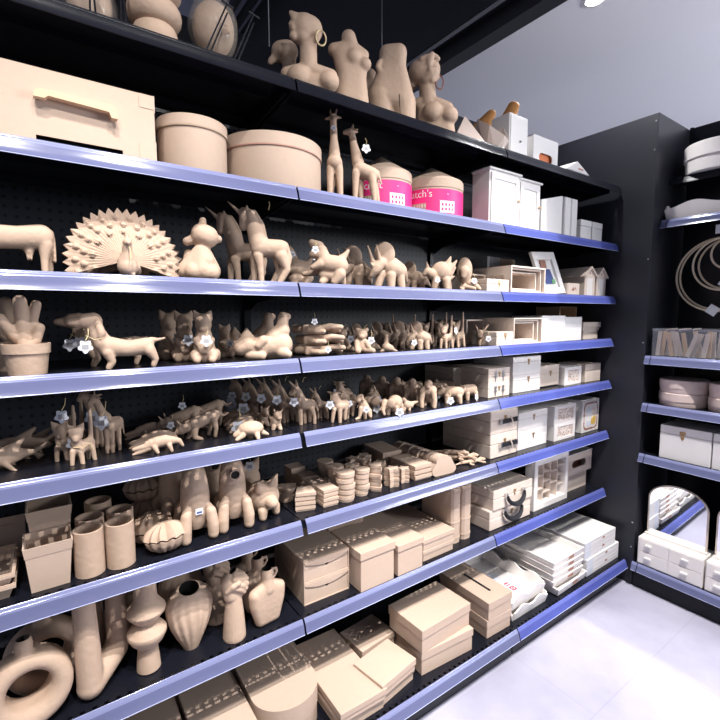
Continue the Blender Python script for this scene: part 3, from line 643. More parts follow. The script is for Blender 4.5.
def pinkhouse(label, x, y, r, rot, txt):
    t = thing('round_house_box', label, 'box', (x, y, Z[1]+.0003), rot); H = .138
    MB().lathe([(0, 0), (r-.001, 0), (r-.001, H), (r-.003, H+.002)], 56).obj('body', CARD, t)
    MB().lathe([(r, H-.030), (r+.001, H-.030), (r+.001, H), (r*.97, H+.006), (r*.90, H+.010), (0, H+.072)], 56).obj('roof', CARD, t, 25)
    s = MB().lathe([(r, .004), (r+.0008, .004), (r+.0008, H-.038), (r, H-.038)], 56).obj('paper_sleeve', PINK, t)
    def wrap(o, a0, z0):
        for v in o.data.vertices:
            a = -pi/2+a0+v.co.x/r; q = r+.0012+v.co.z; v.co = Vector((q*cos(a), q*sin(a), z0+v.co.y))
    o = text(txt, .036, WHITE, 'lettering', s); wrap(o, -.32, .082)
    b = MB()
    def grid(x0, x1, y0, y1, n=6):
        for i in range(n): b.poly([(x0+(x1-x0)*i/n, y0, 0), (x0+(x1-x0)*(i+1)/n, y0, 0), (x0+(x1-x0)*(i+1)/n, y1, 0), (x0+(x1-x0)*i/n, y1, 0)], [(0, 1, 2, 3)])
    grid(-.030, .030, -.03, .012); b.poly([(-.034, .012, 0), (.034, .012, 0), (0, .038, 0)], [(0, 1, 2)]); o = b.obj('house_print', WHITE, s, 0); wrap(o, .50, .046)
    b = MB()
    for ix in range(4):
        for iy in range(2): b.poly([(-.024+.0135*ix, -.022+.016*iy, .0004), (-.017+.0135*ix, -.022+.016*iy, .0004), (-.017+.0135*ix, -.013+.016*iy, .0004), (-.024+.0135*ix, -.013+.016*iy, .0004)], [(0, 1, 2, 3)])
    o = b.obj('window_print', PINK, s, 0); wrap(o, .50, .046)
    b = MB(); grid(-.030, .030, -.014, .014); o = b.obj('photo_print', CARDIN, s, 0); wrap(o, -.42, .036)
    b = MB(); grid(-.028, -.002, -.002, .010, 2); grid(.004, .028, -.002, .010, 2); o = b.obj('photo_detail', WHITE, s, 0); wrap(o, -.42, .037)
    return t
pinkhouse('round kraft house box with pink sleeve, the left one behind the giraffe', .430, .165, .108, -.62, "craft")
pinkhouse('round kraft house box with pink sleeve, the right one beside the white cabinets', .662, .150, .120, -.75, "atch's")
def cabinet(label, x0, x1, y0, d, h):
    t = thing('mini_cabinet', label, 'cabinet', (x0, y0, Z[1]+.0003)); W = x1-x0
    MB().box(0, W, 0, d, .0, h-.008, .001).obj('body', WHITE, t); MB().box(-.008, W+.008, -.010, d, h-.008, h, .002).obj('top', WHITE, t)
    dr = MB(); o = [(.008, .008), (W-.008, .008), (W-.008, h-.018), (.008, h-.018)]; i = [(.028, .030), (W-.028, .030), (W-.028, h-.040), (.028, h-.040)]
    dr.ring(o, i, -.006, 0); dr.box(.026, W-.026, -.002, 0, .028, h-.038); do = dr.obj('door', WHITE, t, 0)
    MB().ball((W-.017, -.012, h*.50), .006, 10).obj('knob', OAK, do)
cabinet('white mini cabinet with panelled door beside the pink house box', .862, 1.052, .035, .085, .220)
cabinet('white mini cabinet with panelled door beside the white leaning board', 1.062, 1.212, .045, .085, .214)
t = thing('tilted_board', 'white board with a slanted top edge leaning right of the cabinets', 'board', (1.228, .045, Z[1]+.0003)); MB().prism([(0, 0), (.162, 0), (.162, .188), (0, .150)], 0, .05, 'y').obj('body', WHITE, t, 0)
for i, (x, lab) in enumerate(((1.400, 'narrow white upright block box touching the slanted board'), (1.456, 'narrow white upright block box left of the small white boxes'))):
    t = thing('upright_box', lab, 'box', (x, .04, Z[1]+.0003), 0, 'narrow white upright boxes'); MB().box(0, .052, 0, .10, 0, .186, .002).obj('body', WHITE, t); MB().box(.004, .048, -.002, 0, .004, .182).obj('lid', WHITE, t)
for i, (x, w_, lab) in enumerate(((1.545, .098, 'small white box on the second shelf, left one of the low pair'), (1.652, .095, 'small white box on the second shelf, right one of the low pair'))):
    t = thing('small_white_box', lab, 'box', (x, .04, Z[1]+.0003), 0, 'low white boxes on the second shelf'); MB().box(0, w_, 0, .09, 0, .072, .002).obj('body', WHITE, t); MB().box(-.001, w_+.001, -.001, .091, .073, .102, .002).obj('lid', WHITE, t)
# ------------------------------------------------------------------ third shelf: animals
fig('cow', 'cow_figure', 'kraft cow standing at the left edge of the third shelf', 'figurine', [
    [(-14, 239, 12, 0), (20, 238, 11.5, 0), (45, 236, 13, 0)], [(48, 243, 8, -4), (46, 258, 4.6, -5), (45.5, 274, 3.8, -5)], [(50, 244, 7.5, 6), (52, 258, 4.6, 7), (51, 274, 3.6, 7)],
    [(-10, 250, 6.5, -5), (-2, 274, 4, -5)], [(-12, 250, 6.5, 6), (-10, 274, 4, 6)], [(31, 250, 5.5, 0)], ('m', [(29, 254, 1.8, 2), (29, 260, 1.2, 2)], [(33, 254, 1.8, 2), (33, 260, 1.2, 2)]),
    [(56, 230, 2, 0), (58, 245, 1.6, 0), (57, 260, 1.8, 0)], [(-24, 232, 8, 0), (-34, 238, 6, 0)]])
def peacock(label, x, y, rz=0):
    t = thing('peacock_figure', label, 'figurine', (x, y, Z[2]+.0003), rz, 'kraft peacocks with open tails')
    NA, NR, R0 = 240, 26, .112; b = MB(); vs, fs = [], []
    def pt(i, j, back):
        a = rad(-17)+rad(214)*i/NA; k = j/NR
        zig = .013*(1-abs(((i*1.0/NA*24) % 1)*2-1))
        r = .012+(R0-.012+zig)*k
        if j < NR: r = .012+(R0-.012)*k
        bump = 0
        for rr, n, o in ((.56, 8, .5), (.74, 11, 0), (.90, 13, .5)):
            f = ((i/NA*n+o) % 1)-.5; q = math.hypot(f*2*rad(214)*.5*rr*R0/n*2/.009*.62, (k-rr)*R0/.0075)
            bump = max(bump, .0065*max(0, 1-q*q)**.6)
        y = -.004-bump-.0011*sin(a*64)*k*(1 if k < .62 else .25)-.018*(1-k)+.008*k*k
        if back: y = .012-.016*(1-k)+.008*k*k
        return (r*cos(a), y, .037+max(-.036, r*sin(a)))
    for s in (0, 1):
        for i in range(NA+1):
            for j in range(NR+1): vs.append(pt(i, j, s))
    m = (NA+1)*(NR+1); I = lambda i, j, s: s*m+i*(NR+1)+j
    for i in range(NA):
        for j in range(NR): fs += [(I(i, j, 0), I(i, j+1, 0), I(i+1, j+1, 0), I(i+1, j, 0)), (I(i, j, 1), I(i+1, j, 1), I(i+1, j+1, 1), I(i, j+1, 1))]
        fs += [(I(i, NR, 0), I(i, NR, 1), I(i+1, NR, 1), I(i+1, NR, 0)), (I(i, 0, 0), I(i+1, 0, 0), I(i+1, 0, 1), I(i, 0, 1))]
    for i in (0, NA):
        for j in range(NR): fs.append((I(i, j, 0), I(i, j, 1), I(i, j+1, 1), I(i, j+1, 0)))
    b.poly(vs, fs); b.obj('tail_fan', KRAFT, t, 30)
    me = clay('body', [[(0, 2.2, 2.2, -3.4), (0, 3.2, 2.1, -3.2), (0, 5.2, 1.1, -4.2), (0, 7.2, .95, -4.6)], [(0, 7.6, 1.0, -4.8), (0, 7.3, .35, -6.2)], [(0, 8.2, .5, -4.6), (0, 10.2, .35, -4.2)], ('m', [(1.6, 2.2, 1.3, -2.6), (2.4, 1.6, .9, -1)]), ('m', [(.9, .8, .6, -4), (.9, .4, .5, -4.6)]), [(0, 1, 1.6, -2)]], v0=None, vox=.0022)
    link('body', me, KRAFT, t); MB().tube([(.002, -.058, .066), (.004, -.064, .05), (.002, -.066, .035)], .0013, 6).obj('string', STRING, t)
    return t
peacock('front kraft peacock with open zigzag tail on the third shelf', -.428, .052)
peacock('kraft peacock mostly hidden behind the front peacock, its tail edge showing right', -.390, .165)
fig('bear', 'bear_figure', 'seated kraft bear seen from behind, right of the peacocks', 'figurine', [
    ('h', (203, 252, 9.5, 0), (187, 270, 9.5, 0), (212, 270, 9.5, 0), (203, 270, 9, -8)), [(194, 271, 9, -7), (212, 272, 8, -8)], [(205, 262, 11, -3)],
    [(204, 234, 11.5, 0), (209, 236, 11.2, -1)], [(204.5, 225, 4, 2), (205, 219.5, 3.6, 2)], [(194, 239, 5, 2), (188.5, 241, 4.4, 2)], [(216, 237, 5, 1), (220, 237.5, 4, 1)], [(190, 252, 5, 9), (188, 268, 7, 9)]])
un = fig('uni', 'unicorn_figure', 'kraft unicorn with pointed horn, the front one of two', 'figurine', [
    [(247, 216, 5.6, 0), (245, 229, 3.9, 0)], [(246, 214, 4.5, 0)], [(243.5, 216.5, 2.3, -1), (231, 205.5, .55, -3)], ('m', [(249.5, 212, 1.7, 3), (249, 208.5, .9, 3)]),
    [(251, 217, 6, 0), (256, 230, 7.5, 0), (260, 245, 9.5, 0)], [(256, 214, 2.5, 0), (263, 226, 3, 0), (266, 240, 3, 0)], [(261, 249, 9.5, 0), (281, 249, 8.8, 0)], [(284, 247, 6, 0)],
    [(259, 257, 5, -4), (261, 268, 3.4, -4), (262, 285, 2.8, -4)], [(256, 257, 5, 5), (254.5, 270, 3.2, 5), (254.5, 285, 2.7, 5)], [(282, 257, 6.5, -4), (287.5, 270, 3.6, -4), (279, 285, 3, -4)], [(279, 257, 6, 6), (280, 270, 3.4, 7), (272, 285, 2.8, 7)], [(287, 245, 2.6, 0), (291, 258, 2.2, 0), (289, 270, 1.5, 0)]], vox=.0026)
rep(un, 'unib', 'kraft unicorn standing behind the front unicorn, its horn showing at left', drz=.1, sc=1.0, xy=(-.105, .165))
MB().tube([(.018, .0, .205), (.021, .0, .218), (.020, .0, .228)], .0012, 5).obj('string', STRING, un)
pu = fig('pup', 'puppy_figure', 'kraft puppy lying with its head thrown back, on the third shelf', 'figurine', [
    [(319, 247, 6.2, 0), (312, 242, 3.0, 0)], [(321, 254, 6, 0), (313, 254, 3.8, 0)], [(322, 250, 5.6, 0), (324, 258, 7, 0)], [(326, 263, 9.5, 0), (339, 265, 9.5, 0)], [(340, 260, 5, 0), (345, 255, 3, 0), (348.5, 250, 1.6, 0)],
    [(321, 264, 5, -5), (313, 267.5, 3, -6)], [(322, 270, 4.5, 5), (304, 273, 2.6, 5)], [(324, 274, 6, 0), (338, 276, 7, 0)], [(340, 274, 6, -5), (334, 282, 3.6, -7)], [(340, 274, 6, 5), (343, 282, 3.6, 6)], [(326, 278, 5, 0), (322, 282, 3.4, -5)]])
hang(pu, -.055, -.02, .105, 1.1)
pk = rep(pu, 'pupb', 'kraft puppy in the shadow behind the front puppy', drz=.5, sc=.98, xy=(.10, .20))
hang(pk, .035, -.06, .10, 1.2)
TRI = [('e', 384.5, 254.5, -4, 10.5, 12, 2.6, -.25), [(381, 264, 5.5, -6), (377, 269, 5.5, -8)], [(376, 271, 4.6, -9), (371.5, 277, 2, -10)], [(373, 263, 2.4, -9), (368.3, 247.5, .7, -12)], [(380, 261, 2.4, -9), (376.5, 247, .7, -12)], [(373.5, 268, 1.6, -11), (371, 264, .6, -13)],
       [(391, 268, 11, 4), (398, 271, 9.5, 10)], [(403, 273, 5, 15), (407, 280, 2, 22)], [(381, 274, 5, -2), (378, 287, 3.8, -4)], [(391, 276, 5, -3), (391, 288, 3.9, -4)], [(400, 276, 5, 6), (402, 288, 3.9, 5)], [(392, 276, 5, 12), (391, 288, 3.9, 13)]]
tr = fig('tric', 'triceratops_figure', 'large kraft triceratops, frontmost of its group on the third shelf', 'figurine', TRI, vox=.0026)
rep(tr, 'tricb', 'large kraft triceratops half hidden left behind the frontmost triceratops', sc=.97, xy=(.318, .17), drz=.1)
rep(tr, 'tricc', 'smaller kraft triceratops in the shadow left of the spiked dinosaur', sc=.72, drz=-.4)
st = fig('steg', 'spiked_dinosaur_figure', 'kraft dinosaur with spikes on its tail, beside the maned figure', 'figurine', [
    ('e', 441, 272, 0, 10.5, 10, 7), [(432, 275, 5.5, -3), (427.5, 272, 4, -4), (424.5, 275, 2.3, -5)], [(427.5, 269, 2, -4), (426.3, 262.5, .7, -4)], [(446, 268, 4.5, 0), (450, 258, .9, 0)], [(449, 271, 4, 1), (456, 261.5, .9, 1)], [(449, 274, 4, 2), (455, 268, 1, 3)], [(451, 279, 1.8, 1), (454, 277, .7, 0)],
    [(436, 280, 4.4, -3), (434, 289, 3, -4)], [(446, 281, 4.4, -2), (446.5, 289, 3, -3)], [(436, 280, 4, 5), (437, 289, 2.8, 6)], [(447, 280, 4, 5), (449, 289, 2.8, 6)]], vox=.0024)
hang(st, -.038, -.035, .035, 1.0)
li = fig('lion', 'maned_figure', 'kraft lion-like figure with an oval mane, left of the small clasp box', 'figurine', [
    ('e', 464, 271, 0, 8, 13.5, 4.5), [(464, 272, 5, -4), (463, 277, 3, -6)], [(467, 282, 5, 3), (472, 285, 4.4, 9)], [(464, 287, 2.6, -3), (474, 289.5, 2.2, -6)], [(461, 288, 2.6, 0), (462, 290, 2.4, -5)], [(473, 284, 3.6, 6), (479, 289, 2.4, 4)]])
hang(li, .03, -.03, .042, 1.2)
# ------------------------------------------------------------------ fourth shelf
def potcactus(label, x, y, rz):
    t = thing('potted_cactus', label, 'figurine', (x, y, Z[3]+.0003), rz, 'kraft cactus pots')
    b = MB(); b.lathe([(0, 0), (.0345, 0), (.0405, .046), (.0435, .046), (.0445, .067), (.0400, .067), (.0385, .055), (0, .055)], 40); b.obj('pot', KRAFT, t)
    me = clay('cactus', [[(-.2, 4, 1.35, 0), (-.5, 15.8, 1.3, 0)], [(-.5, 7, 1.0, 0), (-2, 8.5, 1.05, -.2), (-4.1, 12.2, 1.05, -.3)], [(-.2, 9.0, .9, 0), (1.4, 11, .95, 0), (2.3, 15.0, 1.0, 0)], [(0, 5.5, .9, -.2), (1.8, 7.2, 1.0, -.3), (2.6, 10.0, 1.05, -.3)]], vox=.0026)
    link('cactus', me, KRAFT, t); return t
potcactus('kraft cactus in a pot at the left end of the fourth shelf', -.629, .05, 0)
potcactus('kraft cactus in a pot in the shadow behind the front cactus', -.66, .17, .7)
da = fig('dachs', 'dachshund_figure', 'long kraft dachshund looking left, the front one of two', 'figurine', [
    [(148, 347, 8.6, 0), (130, 349, 8, 0), (108, 346, 10, 0)], [(104, 342, 9.5, 0), (97, 328, 7.8, 0)], [(97, 322, 8.8, 0), (89, 321.5, 7.5, 0)], [(88, 322.5, 6.2, 0), (75, 322.5, 3.4, 0)], ('m', [(101, 322, 3.6, 7), (104, 333, 4.2, 8), (103, 336, 3.4, 8)]),
    ('m', [(109, 352, 6, 5), (113, 361, 3.8, 5), (109, 367, 3.2, 5)]), ('m', [(151, 351, 6.5, 4), (157, 360, 3.6, 4), (154.5, 366.5, 3, 4)]), [(153, 341, 3.2, 0), (160, 340.8, 2, 0), (168, 339.5, 1.1, 0)]], vox=.0026)
hang(da, -.068, -.045, .058, 1.45)
MB().tube([(-.062, -.030, .082), (-.045, -.036, .072), (-.026, -.030, .076)], .0009, 5).obj('collar_string', STRING, da)
db = rep(da, 'dachs', 'long kraft dachshund half hidden behind the front dachshund', xy=(-.478, .135), drz=-.05)
hang(db, -.05, -.055, .062, 1.5)
CSIT = [[(204.5, 322, 8, 0), (204.5, 325, 8.5, 0)], [(204, 328, 5, -5)], ('h', (197.5, 319, 3.2, 0), (195.5, 311.5, 1, 0), (201, 317, 3, 0)), ('h', (211, 319, 3.2, 0), (212.5, 311.5, 1, 0), (207, 317, 3, 0)), [(204.5, 334, 8, 1), (204.5, 345, 10.5, 2), (205, 354, 12, 3)],
        [(197, 340, 3.6, -6), (201, 347, 3, -9), (203, 351, 2.8, -10)], [(212, 340, 3.6, -6), (208, 347, 3, -9), (206, 351, 2.8, -10)], [(196, 355, 6, -4), (197, 359, 4, -9)], [(213, 355, 6, -4), (212, 359, 4, -9)], [(216, 354, 5, 3), (217, 358, 4, 6)]]
c1 = fig('csit', 'sitting_cat_figure', 'sitting kraft cat with a white tag on its chest', 'figurine', CSIT, vox=.0025)
hang(c1, -.006, -.048, .060, 1.5)
rep(c1, 'csitb', 'sitting kraft cat just behind the one wearing the white tag', xy=(-.278, .145), drz=.05, sc=1.0)
rep(c1, 'csitc', 'rearmost sitting kraft cat, left behind the tagged cat', xy=(-.302, .225), drz=.4, sc=1.02)
cd = rep(c1, 'cdark', 'small sitting kraft cat in the shadow beside the lying cat', sc=.72, xy=(-.150, .19), drz=.3)
hang(cd, .035, -.045, .02, 1.3)
LIE = [[(248, 344, 9.5, -3), (242, 347, 8, -4)], ('h', (246, 337, 4.5, -3), (247.5, 328.5, 1, -3), (252, 339, 4, -3)), ('h', (239, 344, 4.2, -3), (235.5, 341, 1.2, -3), (239, 349, 4, -3)), [(255, 347, 9, -1), (270, 346, 11.5, 1), (281, 345, 12.5, 2)], [(275, 338, 9, 2), (283, 331, 8, 3)],
       [(283, 327, 6.5, 3), (284, 318, 5.5, 3), (289, 317, 3.4, 3)], [(250, 354, 5, -5), (262, 355, 4.6, -8)], [(282, 352, 6, -6), (288, 354, 4.2, -9)], [(270, 354, 5, 0), (286, 354, 5, 3)], [(264, 340, 5, -8), (259, 345, 4, -9)]]
l1 = fig('lie', 'lying_cat_figure', 'playful kraft cat lying with head low and tail up', 'figurine', LIE, vox=.0028)
rep(l1, 'lie', 'second playful kraft cat behind, only its tail and back showing', xy=(-.065, .20), drz=-.05)
HAND = [('h', *[(x, z, .55, y) for x in (-3.2, .6) for y in (-1.5, 1.5) for z in (.55, 1.75)]), ('h', (-3, 1.2, .9, -.9), (-3, 1.2, .9, .9), (-5.2, 1.2, 1.1, 1.6), (-5.2, 1.2, 1.0, .8)),
        [(.6, 1.4, .78, -1.3), (3.0, 1.9, .75, -1.5), (5.6, 1.7, .62, -1.6)], [(.6, 1.3, .78, -.3), (3.4, 1.5, .72, -.1), (5.2, .9, .6, 0)], [(.6, 1.2, .75, .6), (3.0, 1.2, .68, 1.0), (4.4, .7, .55, 1.2)], [(.4, 1.1, .7, 1.5), (2.4, 1.0, .6, 2.1), (3.5, .6, .5, 2.4)],
        [(-2.0, 1.0, .85, -1.6), (-.4, .8, .75, -2.6), (1.4, .8, .6, -2.9)]]
hm = clay('hand_figure', HAND, .0132, .0132, vox=.0024)
ha = None
for lab, x, y, z, rz in (('open kraft hand at the bottom of the pile of hands', .122, .090, .0005, -.40), ('kraft hand in the middle of the pile of hands', .120, .085, .0335, -.62), ('kraft hand on top of the pile of hands', .112, .085, .0665, -.50), ('kraft hand lying in the shadow left behind the pile of hands', .075, .19, .0005, .1)):
    o = link('hand_figure', hm); o.location = (x, y, Z[3]+z); o.rotation_euler = (0, 0, rz); tag(o, lab, 'figurine', 'kraft hands on the fourth shelf')
    if z not in (.0335,): hang(o, *((-.005, -.062, .020) if z < .01 and y < .1 else (-.035, -.045, .040) if y < .1 else (-.03, -.04, .02)), 1.0)
TED = [[(362, 334.5, 5.6, 0)], [(361.5, 336.5, 3, -4)], ('m', [(358, 330, 2.2, 0)]), [(357.5, 330, 2.3, 0)], [(366.5, 330, 2.3, 0)], [(361, 342, 6, 1), (361, 347, 6.5, 1)], [(357, 342, 2.8, -3), (357, 348, 2.4, -6)], [(366, 342, 2.8, -2), (369, 347, 2.4, -4)], [(358, 350, 3.2, -3), (358, 350.5, 3, -9)], [(366, 350, 3.2, -2), (372.5, 350.5, 3, -5)]]
te = fig('ted', 'teddy_bear_figure', 'sitting kraft teddy bear with a white tag, the front one', 'figurine', TED, vox=.002)
hang(te, .022, -.022, .042, 1.25); MB().tube([(.004, .005, .075), (.010, .0, .088), (.016, -.002, .094)], .0011, 5).obj('string', STRING, te)
rep(te, 'tedb', 'sitting kraft teddy bear in the shadow behind the front teddy', xy=(.262, .175), drz=.1)
rep(te, 'tedb', 'shadowed kraft teddy bear beside the pile of hands, at the back', xy=(.212, .245), drz=.3)
DUCK = [[(386.5, 347, 4.6, 0), (391, 348.5, 3.2, 1)], [(386, 343, 2.4, 0), (386.6, 336, 1.9, 0)], [(391, 349, 2.2, 1), (397, 351.5, 1.1, 1)], [(383, 350.5, 1.8, -2), (380.5, 352, 1.2, -3)]]
du = fig('duck', 'seal_figure', 'small kraft seal with raised neck, the front one', 'figurine', DUCK, vox=.0018)
rep(du, 'duckb', 'small kraft seal in shadow behind the front seal, left of it', xy=(.392, .16), drz=.05)
for i, (x, y, sc, dz, lab) in enumerate(((.525, .065, .66, 0, 'small kraft triceratops in front among the little dinosaurs, with a tag'), (.52, .16, .66, .15, 'small kraft triceratops behind the tagged little triceratops'), (.49, .255, .64, -.1, 'small kraft triceratops at the back, above the seals'), (.60, .27, .62, .1, 'small kraft triceratops in the back row, left of the tall tailed cats'), (.405, .28, .6, .2, 'small kraft triceratops in the deep shadow behind the seals'))):
    o = rep(tr, 'tr1', lab, sc=sc, xy=(x, y), drz=-.08+dz, group='small triceratops on the fourth shelf')
    if i == 0: hang(o, -.052, -.035, .028, 1.1)
# ------------------------------------------------------------------ fifth shelf
WH = [[(-22, 459, 9, 0), (-5, 457, 10.5, 0), (8, 456, 9.5, 0), (24, 455, 5, 0), (36, 455, 2.6, 0)], [(10, 450, 5, 0), (18, 446, 4, 0), (26, 441, 2, 0)], ('h', (36, 455, 2, 0), (50, 446, 1.6, -6), (47, 451, 1.4, -3)), ('h', (36, 456, 2, 0), (45, 461, 1.6, 7), (40, 464, 1.5, 7)), ('m', [(4, 460, 3.4, 8), (18, 471, 1.8, 15)])]
wa = fig('whale', 'whale_figure', 'front kraft whale with spread tail at the left end of the fifth shelf', 'figurine', WH, vox=.0026)
rep(wa, 'whb', 'kraft whale in the second row behind the front whale', xy=(-.655, .20), drz=.15, sc=1.05)
wc = rep(wa, 'whc', 'kraft whale furthest right behind the front whale, near the cats', xy=(-.620, .245), drz=-.2, sc=.85)
CAT = [[(78, 434, 7.2, 0)], [(77.5, 437.5, 4, -5)], ('h', (72, 430, 2.6, 0), (69.8, 423.5, .8, 0), (75.5, 428, 2.4, 0)), ('h', (84, 430, 2.6, 0), (86.2, 423.5, .8, 0), (80.5, 428, 2.4, 0)), [(78, 443, 6.2, 1), (80, 448, 6.6, 2), (91, 446, 6.2, 8)],
       [(73.5, 450, 3, -2), (72.5, 464, 2.3, -3)], [(82, 451, 3, -2), (83, 465, 2.4, -3)], [(93, 449, 3.6, 5), (95.5, 463, 2.3, 5)], [(89, 449, 3.6, 12), (89, 463, 2.3, 13)], [(92.5, 440, 3.0, 9), (93, 430, 2.5, 10), (93.3, 412, 1.9, 10)]]
ca = fig('cat', 'tall_tail_cat_figure', 'kraft cat with upright tail standing in front on the fifth shelf', 'figurine', CAT, vox=.0021)
MB().tube([(-.018, -.008, .042), (.002, -.014, .040), (.016, .0, .044), (.024, -.006, .030)], .0009, 5).obj('collar_string', STRING, ca)
cb = rep(ca, 'catb', 'kraft cat with upright tail, left behind the front cat and tagged', xy=(-.568, .115), drz=.1); hang(cb, .012, -.04, .045, 1.4); hang(cb, -.006, -.035, .112, 1.5)
cc = rep(ca, 'catc', 'kraft cat with upright tail hidden behind the two front cats', xy=(-.548, .20), drz=.05)
for i, (x, y, lab, sc) in enumerate(((.648, .045, 'kraft cat with upright tail on the fourth shelf, left one with tag', .98), (.745, .075, 'kraft cat with upright tail on the fourth shelf, nearest the clasp box', 1.08), (.745, .17, 'kraft cat on the fourth shelf behind the one nearest the clasp box', 1.08), (.652, .15, 'kraft cat on the fourth shelf behind the left tagged cat', 1.02), (.60, .20, 'kraft cat with upright tail in the back, above the little triceratops', 1.02), (.57, .30, 'kraft cat with upright tail deep in the back left of the shelf', 1.02))):
    o = rep(ca, 'ct1', lab, drz=-.05+.1*(i % 2)-.75+.046, sc=sc, xy=(x, y), group='upright tailed cats on the fourth shelf')
    if i == 0: hang(o, .0, -.035, .066, 1.3); hang(o, .04, .0, .070, 1.3)
    o.rotation_euler.z = -.72+.1*(i % 2)
CW = [[(482, 338, 4.5, 2), (486, 338, 4.2, 6)], [(480, 333, 3.3, -2), (479.5, 336, 2.4, -5)], [(477, 331, 1.5, -2), (475, 325, .6, -2)], [(483, 331, 1.5, -1), (487.5, 325, .9, 0)], [(479.5, 341, 2, -2), (479.5, 346, 1.5, -2)], [(484.5, 341, 2, 0), (485, 346, 1.5, 0)], [(484, 341, 2, 8), (484, 346, 1.5, 8)], [(489, 341, 2, 8), (489, 346, 1.5, 8)]]
cw = fig('cw', 'calf_figure', 'small kraft horned calf with a white tag beside the clasp box', 'figurine', CW, vox=.002); hang(cw, -.012, -.042, .028, 1.3)
GF = [[(97, 398, 4.2, -1), (92.5, 402, 2.4, -2)], ('m', [(98, 393.5, 1, 1.5), (98.5, 390, .8, 1.5)]), [(100, 396, 1.6, 3), (105, 395, 1, 4)], [(100, 397, 1.5, -4), (104, 397.5, .9, -6)], [(99, 400, 3.8, 0), (104, 412, 4.4, 0), (109, 421, 6, 0)], [(112, 425, 7.2, 0), (119, 424, 6.4, 4)], [(107, 430, 3.2, -3), (107.5, 452, 1.9, -3)], [(112.5, 430, 3.2, -3), (113, 453, 2, -3)], [(119, 429, 3.4, 2), (120, 451, 1.9, 2)], [(115, 429, 3, 7), (114.5, 450, 1.9, 7)], [(124, 424, 1.2, 4), (125, 436, .9, 4)]]
gf = fig('gf', 'giraffe_figure', 'short kraft giraffe with a white tag at its neck, fifth shelf', 'figurine', GF, vox=.0021); hang(gf, -.022, -.03, .085, 1.8)
rep(gf, 'gfb', 'short kraft giraffe standing behind the tagged one, fifth shelf', xy=(-.49, .19), drz=.1)
CR = [[(157, 442.5, 5.6, 0), (166, 441.5, 5.6, 0), (173, 442, 4, 0)], [(173, 441.5, 3.8, 0), (180, 443.5, 2.8, 1), (183.5, 448.5, 1.6, 1)], [(152, 443, 4.8, 0), (146, 445, 3.2, -1), (134.5, 446.5, 1.8, -2)], [(150, 447, 3.2, -1), (134, 451.5, 1.4, -2)], ('m', [(155, 446, 2.6, 5), (158, 451, 1.8, 7)]), ('m', [(170, 446, 2.6, 5), (172, 451, 1.8, 6)]), ('m', [(147, 441.5, 1.4, 2)]), ]
cr = fig('croc', 'crocodile_figure', 'front kraft crocodile with open jaws on the fifth shelf', 'figurine', CR, vox=.0019)
rep(cr, 'crocb', 'kraft crocodile in the middle, just behind the front crocodile', xy=(-.375, .115), drz=.05)
rep(cr, 'crocc', 'rearmost kraft crocodile, in shadow beside the giraffes', xy=(-.372, .22), drz=.08)
HO = [[(214, 417.5, 6.4, 3), (203, 420.5, 6.2, 1), (194, 423.5, 6.6, 0)], [(188, 425.5, 5.6, -1), (181.5, 427.5, 4.6, -2), (177, 430.5, 2.4, -2)], [(181.5, 423, 1.4, -3), (178, 418.5, .6, -4)], [(185, 421, 1.4, 2), (183, 417, .6, 3)], [(195, 428, 4, -3), (195, 436, 2.5, -4), (201.5, 438.5, 2, -4)], [(193, 428, 4, 4), (189, 436, 2.3, 5), (187, 439, 2, 5)], [(214, 421, 4.4, -1), (216.5, 429, 2.4, -1), (215.5, 437, 2, -1)], [(213, 421, 4.2, 8), (211, 429, 2.3, 9), (209, 437, 2, 9)], [(219, 414.5, 2.2, 4), (224, 418, 1.5, 4), (229, 416, 1.2, 4)]]
ho = fig('horse', 'bull_figure', 'front kraft bull with lowered head and lifted tail', 'figurine', HO, vox=.002)
hb = rep(ho, 'horseb', 'kraft bull in the shadow left behind the front bull, white tag above', xy=(-.285, .20), drz=.0); hang(hb, .0, -.03, .088, 1.1)
rep(ho, 'horsec', 'rearmost kraft bull, right behind the front bull', xy=(-.205, .235), drz=.05, sc=1.05); hang(ho, -.078, -.01, .052, 1.0)
TU = [('e', 251, 428.5, 0, 13, 7.4, 11), [(240, 431, 3.6, -3), (236, 433.5, 3, -4)], [(243, 433, 3, -8), (237, 436, 1.8, -12)], [(257, 433, 3, -8), (258, 436, 2, -12)], [(262, 433, 3, 0), (268, 435.5, 1.4, 0)], [(244, 433, 3, 8), (240, 436, 2, 11)], [(257, 433, 3, 8), (260, 436, 2, 11)]]
tu = fig('tur', 'turtle_figure', 'front kraft turtle on the fifth shelf', 'figurine', TU, vox=.002)
tb = rep(tu, 'turb', 'kraft turtle behind the front turtle with tag on its shell', xy=(-.122, .14), drz=.1); hang(tb, -.03, -.05, .022, 1.9)
tc = rep(tu, 'turc', 'kraft turtle in the third row, white tag standing above', xy=(-.105, .228), drz=-.1); hang(tc, .01, -.03, .052, 1.8)
td = rep(tu, 'turd', 'rearmost kraft turtle, deep behind the other turtles', xy=(-.150, .315), drz=.2); td.location.z += .0; hang(td, .045, -.03, .055, 1.8)
DRG = [[(276, 421, 5.4, 0), (275, 424, 5.4, 1)], [(278, 415, 4.4, -2), (279.5, 417, 2.6, -5)], ('m', [(275, 412, 1.5, 0), (274, 409, .6, 0)]), [(281, 412, 1.3, 0), (283.5, 409, .6, 0)], [(274, 425, 2.6, -3), (273, 428.5, 2, -4)], [(279, 425, 2.6, -2), (280.5, 428.5, 2, -4)], [(271, 418, 2, 1), (267.5, 414, .8, 2)], [(276, 427, 3, 3)]]
dr = fig('drg', 'little_dragon_figure', 'tiny kraft dragon squatting left of the donkeys, front one', 'figurine', DRG, vox=.0018)
rep(dr, 'drgb', 'tiny kraft dragon in the shadow behind the front dragon', xy=(-.045, .155), drz=.05)
